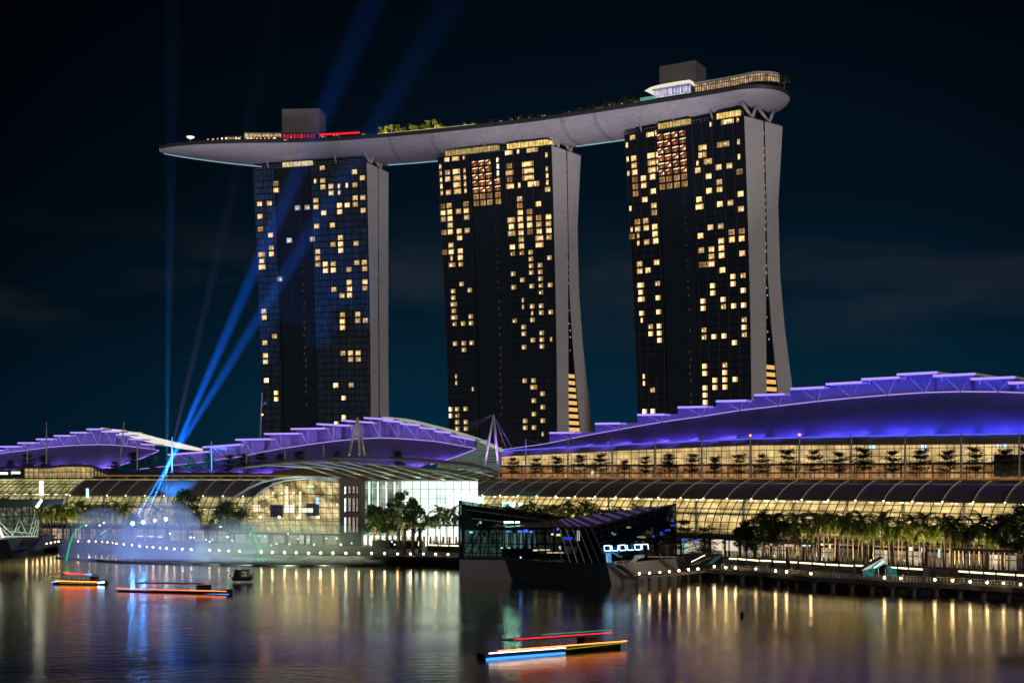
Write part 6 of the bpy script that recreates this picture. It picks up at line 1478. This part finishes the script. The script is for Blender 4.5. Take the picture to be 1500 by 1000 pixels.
# small dark work boat
th = thing('work_boat', 'small unlit work boat with a square cabin, right of the long lit boat', 'boat', at(354, 850, 295)); Yw = 294
g = MB(); g.prism([at(338.5, 845, Yw), at(369.5, 845, Yw), at(366, 850.5, Yw), at(341, 850.5, Yw)], (0, 2.4, 0)); g.build('hull', M['black'], th)
g = MB()
for x, y in ((344, 836), (361.5, 836)):
    for dy in (.2, 2.0): g.bar(at(x, y, Yw) + V((0, dy, 0)), at(x - (2 if x < 350 else -1.5), 845, Yw) + V((0, dy, 0)), .22)
g.prism([at(342.5, 834.6, Yw), at(363, 834.6, Yw), at(363, 836.4, Yw), at(342.5, 836.4, Yw)], (0, 2.4, 0)); g.prism([at(344, 836, Yw), at(351, 836, Yw), at(351, 845, Yw), at(343, 845, Yw)], (0, 2.2, 0)); g.build('cabin', M['dark'], th)
g = MB(); g.grid([[at(353.5, 842, Yw + .3), at(358.5, 842, Yw + .3)], [at(353.5, 838, Yw + .3), at(358.5, 838, Yw + .3)]]); g.build('cabin_window', glass('boat_glass', (.4, .42, .42)), th)
g = MB(); g.bar(at(366, 845, Yw), at(371, 840, Yw), .3); g.bar(at(338, 844, Yw), at(336, 842, Yw), .3); g.build('boat_fender', M['dark'], th)
th = thing('buoy', 'small dark round buoy alone on the water right of centre', 'buoy', at(1087, 902, F * CAM / 207)); c = at(1087, 899.5, F * CAM / 207)
g = MB(); g.ball((c.x, c.y, .35), .42, 10, 6, sz=1.0); g.tube([(c.x, c.y, .7), (c.x, c.y, .95)], .08, 6); g.build('buoy_body', M['black'], th, True)

# ------------------------------------------------------------------ fountain show: barge, mist, projectors, beams
def volume(name, col, dens, aniso=0.0, top=None):
    m = bpy.data.materials.new(name); m.use_nodes = True; t = m.node_tree; t.nodes.clear()
    v = t.nodes.new('ShaderNodeVolumePrincipled'); v.inputs['Color'].default_value = (*col, 1); v.inputs['Density'].default_value = dens; v.inputs['Anisotropy'].default_value = aniso
    if top:                                            # spray thins out towards the rim of the dome
        g = t.nodes.new('ShaderNodeTexCoord'); mp = t.nodes.new('ShaderNodeMapping'); mp.inputs['Location'].default_value = (-1, -1, 0); mp.inputs['Scale'].default_value = (2, 2, 1)
        ln_ = t.nodes.new('ShaderNodeVectorMath'); ln_.operation = 'LENGTH'; mr = t.nodes.new('ShaderNodeMapRange'); mr.interpolation_type = 'SMOOTHSTEP'
        mr.inputs[1].default_value = 1.0; mr.inputs[2].default_value = .86; mr.inputs[3].default_value = 0; mr.inputs[4].default_value = dens
        nz_ = t.nodes.new('ShaderNodeTexNoise'); nz_.inputs['Scale'].default_value = .22; nz_.inputs['Detail'].default_value = 3
        rp = ramp([(.3, (.7,) * 3), (.7, (1.25,) * 3)], t); ml = t.nodes.new('ShaderNodeMath'); ml.operation = 'MULTIPLY'
        L = t.links; L.new(g.outputs['Generated'], mp.inputs[0]); L.new(mp.outputs[0], ln_.inputs[0]); L.new(ln_.outputs['Value'], mr.inputs[0])
        L.new(g.outputs['Object'], nz_.inputs[0]); L.new(nz_.outputs[0], rp.inputs[0]); L.new(mr.outputs[0], ml.inputs[0]); L.new(rp.outputs[0], ml.inputs[1]); L.new(ml.outputs[0], v.inputs['Density'])
    o = t.nodes.new('ShaderNodeOutputMaterial'); t.links.new(v.outputs[0], o.inputs['Volume'])
    return m
def beam_air(name, col, dens):
    m = volume(name, col, dens); t = m.node_tree; L = t.links; v = [n for n in t.nodes if n.type == 'PRINCIPLED_VOLUME'][0]
    g = t.nodes.new('ShaderNodeNewGeometry'); s = t.nodes.new('ShaderNodeSeparateXYZ'); L.new(g.outputs['Position'], s.inputs[0])
    a = t.nodes.new('ShaderNodeMath'); a.operation = 'MULTIPLY'; a.inputs[1].default_value = -1 / 62; L.new(s.outputs[2], a.inputs[0])
    e = t.nodes.new('ShaderNodeMath'); e.operation = 'EXPONENT'; L.new(a.outputs[0], e.inputs[0])
    k = t.nodes.new('ShaderNodeMath'); k.operation = 'MULTIPLY'; k.inputs[1].default_value = dens; L.new(e.outputs[0], k.inputs[0]); L.new(k.outputs[0], v.inputs['Density'])
    m.cycles.volume_step_rate = .15
    return m
YF = 362
th = thing('fountain_barge', 'long low dark floating pipe platform under the water screens', 'barge', at(240, 826, YF))
fl = [(82, 815.5), (110, 817), (160, 821), (220, 823.5), (300, 825.5), (420, 827.5), (560, 827)]
g = MB()
FP = []
for x, y in fl: Y = F * (CAM - .35) / (y - HY); FP.append(V(((x - 750) * Y / F, Y, .25)))
g.tube(FP, .28, 6); g.build('float_pipe', M['black'], th, True)
g = MB()
for a, b in zip(FP, FP[1:]):
    for k in range(5): p = a.lerp(b, k / 5); g.tube([p, p + V((0, 0, .5))], .09, 5)
g.build('nozzle', M['dark'], th)
def fan(label, px, half_w, hgt, thick, col, dens, zc, Y, layers=1, sq=2.0):
    th = thing('fountain_mist', label, 'water screen', at(px, 822, Y))
    for i in range(layers):
        k = 1 - .16 * i; g = MB(); n, m_ = 36, 10; c = at(px, 822, Y); c.z = 0; rows = []
        for j in range(m_ + 1):
            th_ = math.pi / 2 * j / m_; r = []
            for q in range(n + 1):
                a = 2 * math.pi * q / n; cx, sx_ = math.cos(a), math.sin(a); rr = math.cos(th_) ** (2 / sq)
                r.append(c + V((math.copysign(abs(cx), cx) * half_w * k * rr, sx_ * thick * k * max(rr, .0), .05 + hgt * k * math.sin(th_) ** (2 / sq))))
            rows.append(r)
        g.grid(rows); g.face([rows[0][q] for q in range(n)][::-1])
        o = g.build('mist', volume('mist_' + str(i), col, dens, 0, True), th, True)
        bm = bmesh.new(); bm.from_mesh(o.data); bmesh.ops.remove_doubles(bm, verts=bm.verts, dist=.002); bmesh.ops.recalc_face_normals(bm, faces=bm.faces); bm.to_mesh(o.data); bm.free()
    return th
f1 = fan('left dome of pale violet-blue water mist above the barge', 148, 13.5, 16.6, 2.6, (.72, .76, .95), .17, 0, YF + 6, 1, 2.0)
f2 = fan('tallest central dome of blue water mist in front of the projectors', 236, 15.5, 19.2, 2.8, (.70, .78, 1), .20, 0, YF + 3, 1, 2.0)
f3 = fan('broad low green-grey bank of water mist at the right of the fountains', 425, 32.0, 13.8, 3.6, (.74, .86, .78), .10, 0, YF - 6, 1, 2.0)
f4 = fan('small pale dome of mist between the blue dome and the grey bank', 345, 13.5, 13.8, 2.4, (.72, .80, .86), .11, 0, YF - 1, 1, 2.0)
for (x, Y, z, pw, c_) in ((120, YF - 6, 1, 3600, (.40, .50, .92)), (165, YF - 6, 1, 3600, (.38, .50, .92)), (205, YF - 6, 1, 5200, (.32, .48, .98)), (255, YF - 6, 1, 5200, (.36, .52, .95)), (300, YF - 8, 1, 4200, (.5, .62, .9)), (350, YF - 10, 1, 4200, (.55, .75, .80)), (420, YF - 12, 1, 4200, (.62, .85, .68)), (490, YF - 12, 1, 3600, (.70, .85, .60))):
    c = at(x, 822, Y); lamp('fountain_lamp', 'SPOT', (c.x, c.y - 12, .5), pw * 6, c_, aim=(c.x, c.y + 6, 7.5), spot_size=R(100), spot_blend=.6, shadow_soft_size=.4)
# green laser arcs drawn on the mist
lg_ = emit('laser_green', (.03, .60, .22), .8, False)
for par, pts in ((f1, [(97, 821), (99, 810), (102, 797), (106, 785), (112, 776), (120, 770), (126, 767.5)]), (f4, [(378, 822), (377.5, 812), (375, 800), (371, 788), (366, 778), (358, 769)]), (f4, [(383, 822), (383, 812), (381, 800), (377, 788), (371, 777)])):
    g = MB(); g.tube([at(x, y, YF - 4.5) for x, y in pts], [.24, .24, .24, .22, .2, .16, .08][:len(pts)], 6); g.build('laser_arc', lg_, par, True)
# glints of light on drops in the mist
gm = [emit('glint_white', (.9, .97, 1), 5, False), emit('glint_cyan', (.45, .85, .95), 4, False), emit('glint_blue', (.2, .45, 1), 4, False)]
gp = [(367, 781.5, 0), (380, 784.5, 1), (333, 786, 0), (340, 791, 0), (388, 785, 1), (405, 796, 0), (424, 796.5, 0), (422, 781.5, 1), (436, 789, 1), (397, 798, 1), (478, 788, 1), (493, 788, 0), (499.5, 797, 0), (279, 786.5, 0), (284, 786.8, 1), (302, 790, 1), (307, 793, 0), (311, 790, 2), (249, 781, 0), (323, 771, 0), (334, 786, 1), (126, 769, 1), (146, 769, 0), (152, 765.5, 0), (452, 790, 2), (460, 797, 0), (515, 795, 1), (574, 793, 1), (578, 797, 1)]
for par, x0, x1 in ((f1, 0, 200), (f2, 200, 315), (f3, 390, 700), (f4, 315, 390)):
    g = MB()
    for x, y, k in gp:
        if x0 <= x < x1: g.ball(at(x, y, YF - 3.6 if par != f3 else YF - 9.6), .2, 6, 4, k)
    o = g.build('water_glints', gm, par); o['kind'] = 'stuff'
b_ = Ts[0].P(.15, 0, 120); lamp('show_wash', 'SPOT', at(212, 760, 384), 3000000, (.03, .24, 1), aim=b_, spot_size=R(26), spot_blend=1, shadow_soft_size=.3)
# projectors on posts behind the mist and their beams
PJ = [(194, 766.5, (.06, .30, 1), (.004, .17, 1), .62, 1.0, 'blue-white projector lamp farthest left above the mist', 'blue beam leaning farthest right, crossing the left tower'),
      (210, 764.5, (.03, .24, 1), (.004, .17, 1), .45, 1.45, 'blue projector lamp, second from the left above the mist', 'brightest blue beam, rising steeply in front of the left tower'),
      (227, 762, (1, .16, .30), (.32, .10, .42), .245, .30, 'pink projector lamp, third from the left above the mist', 'faint purple beam between the vertical beam and the brightest one'),
      (243, 760, (.9, 1, .85), (.02, .22, .62), .022, .50, 'white projector lamp farthest right above the mist', 'pale blue vertical beam, leftmost high in the sky')]
YB = 382
for x, y, lc, bc, slope, st, lb, bl in PJ:
    p = at(x, y, YB); th = thing('projector', lb, 'projector', (p.x, p.y, DK), 'show projectors behind the mist')
    g = MB(); g.tube([(p.x, p.y + .6, DK), (p.x, p.y + .6, p.z - .3)], .22, 6); g.build('projector_post', M['dark'], th)
    g = MB(); g.box(p + V((0, .6, 0)), (1.1, .9, 1.0)); g.build('projector_body', M['dark'], th)
    g = MB(); g.ball(p + V((0, 0, 0)), .50, 10, 6); g.build('projector_lens', emit('lens', lc, 320 if lc[0] < .5 else 22), th)
    d = V((slope, -.03, 1)).normalized(); L_ = 235.0; half_a = R(1.7) if slope > .3 else R(1.15)
    th = thing('light_beam', bl, 'light beam', p, 'searchlight beams')
    n = 16; e1 = d.cross(V((0, 1, 0))).normalized(); e2 = d.cross(e1); r0 = .12; g = MB(); rows = []
    for k in range(13):
        L0 = L_ * (k / 12) ** 1.4; rr = r0 + L0 * math.tan(half_a) * 1.05
        rows.append([p + d * L0 + (e1 * math.cos(2 * math.pi * q / n) + e2 * math.sin(2 * math.pi * q / n)) * rr for q in range(n)])
    b = len(g.v)
    for r in rows: g.v += [tuple(q) for q in r]
    for k in range(12):
        for q in range(n): j = (q + 1) % n; g.f.append((k * n + q, k * n + j, (k + 1) * n + j, (k + 1) * n + q)); g.mi.append(0)
    g.f.append(tuple(range(n))[::-1]); g.mi.append(0); g.f.append(tuple(12 * n + q for q in range(n))); g.mi.append(0)
    g.build('lit_air', beam_air('beam_air', (.5, .8, 1), .016), th, True)
    lamp('projector_spot', 'SPOT', p + d * .7, 1.5e7 * st, bc, aim=p + d * 100, spot_size=half_a * 2, spot_blend=1, shadow_soft_size=.05)
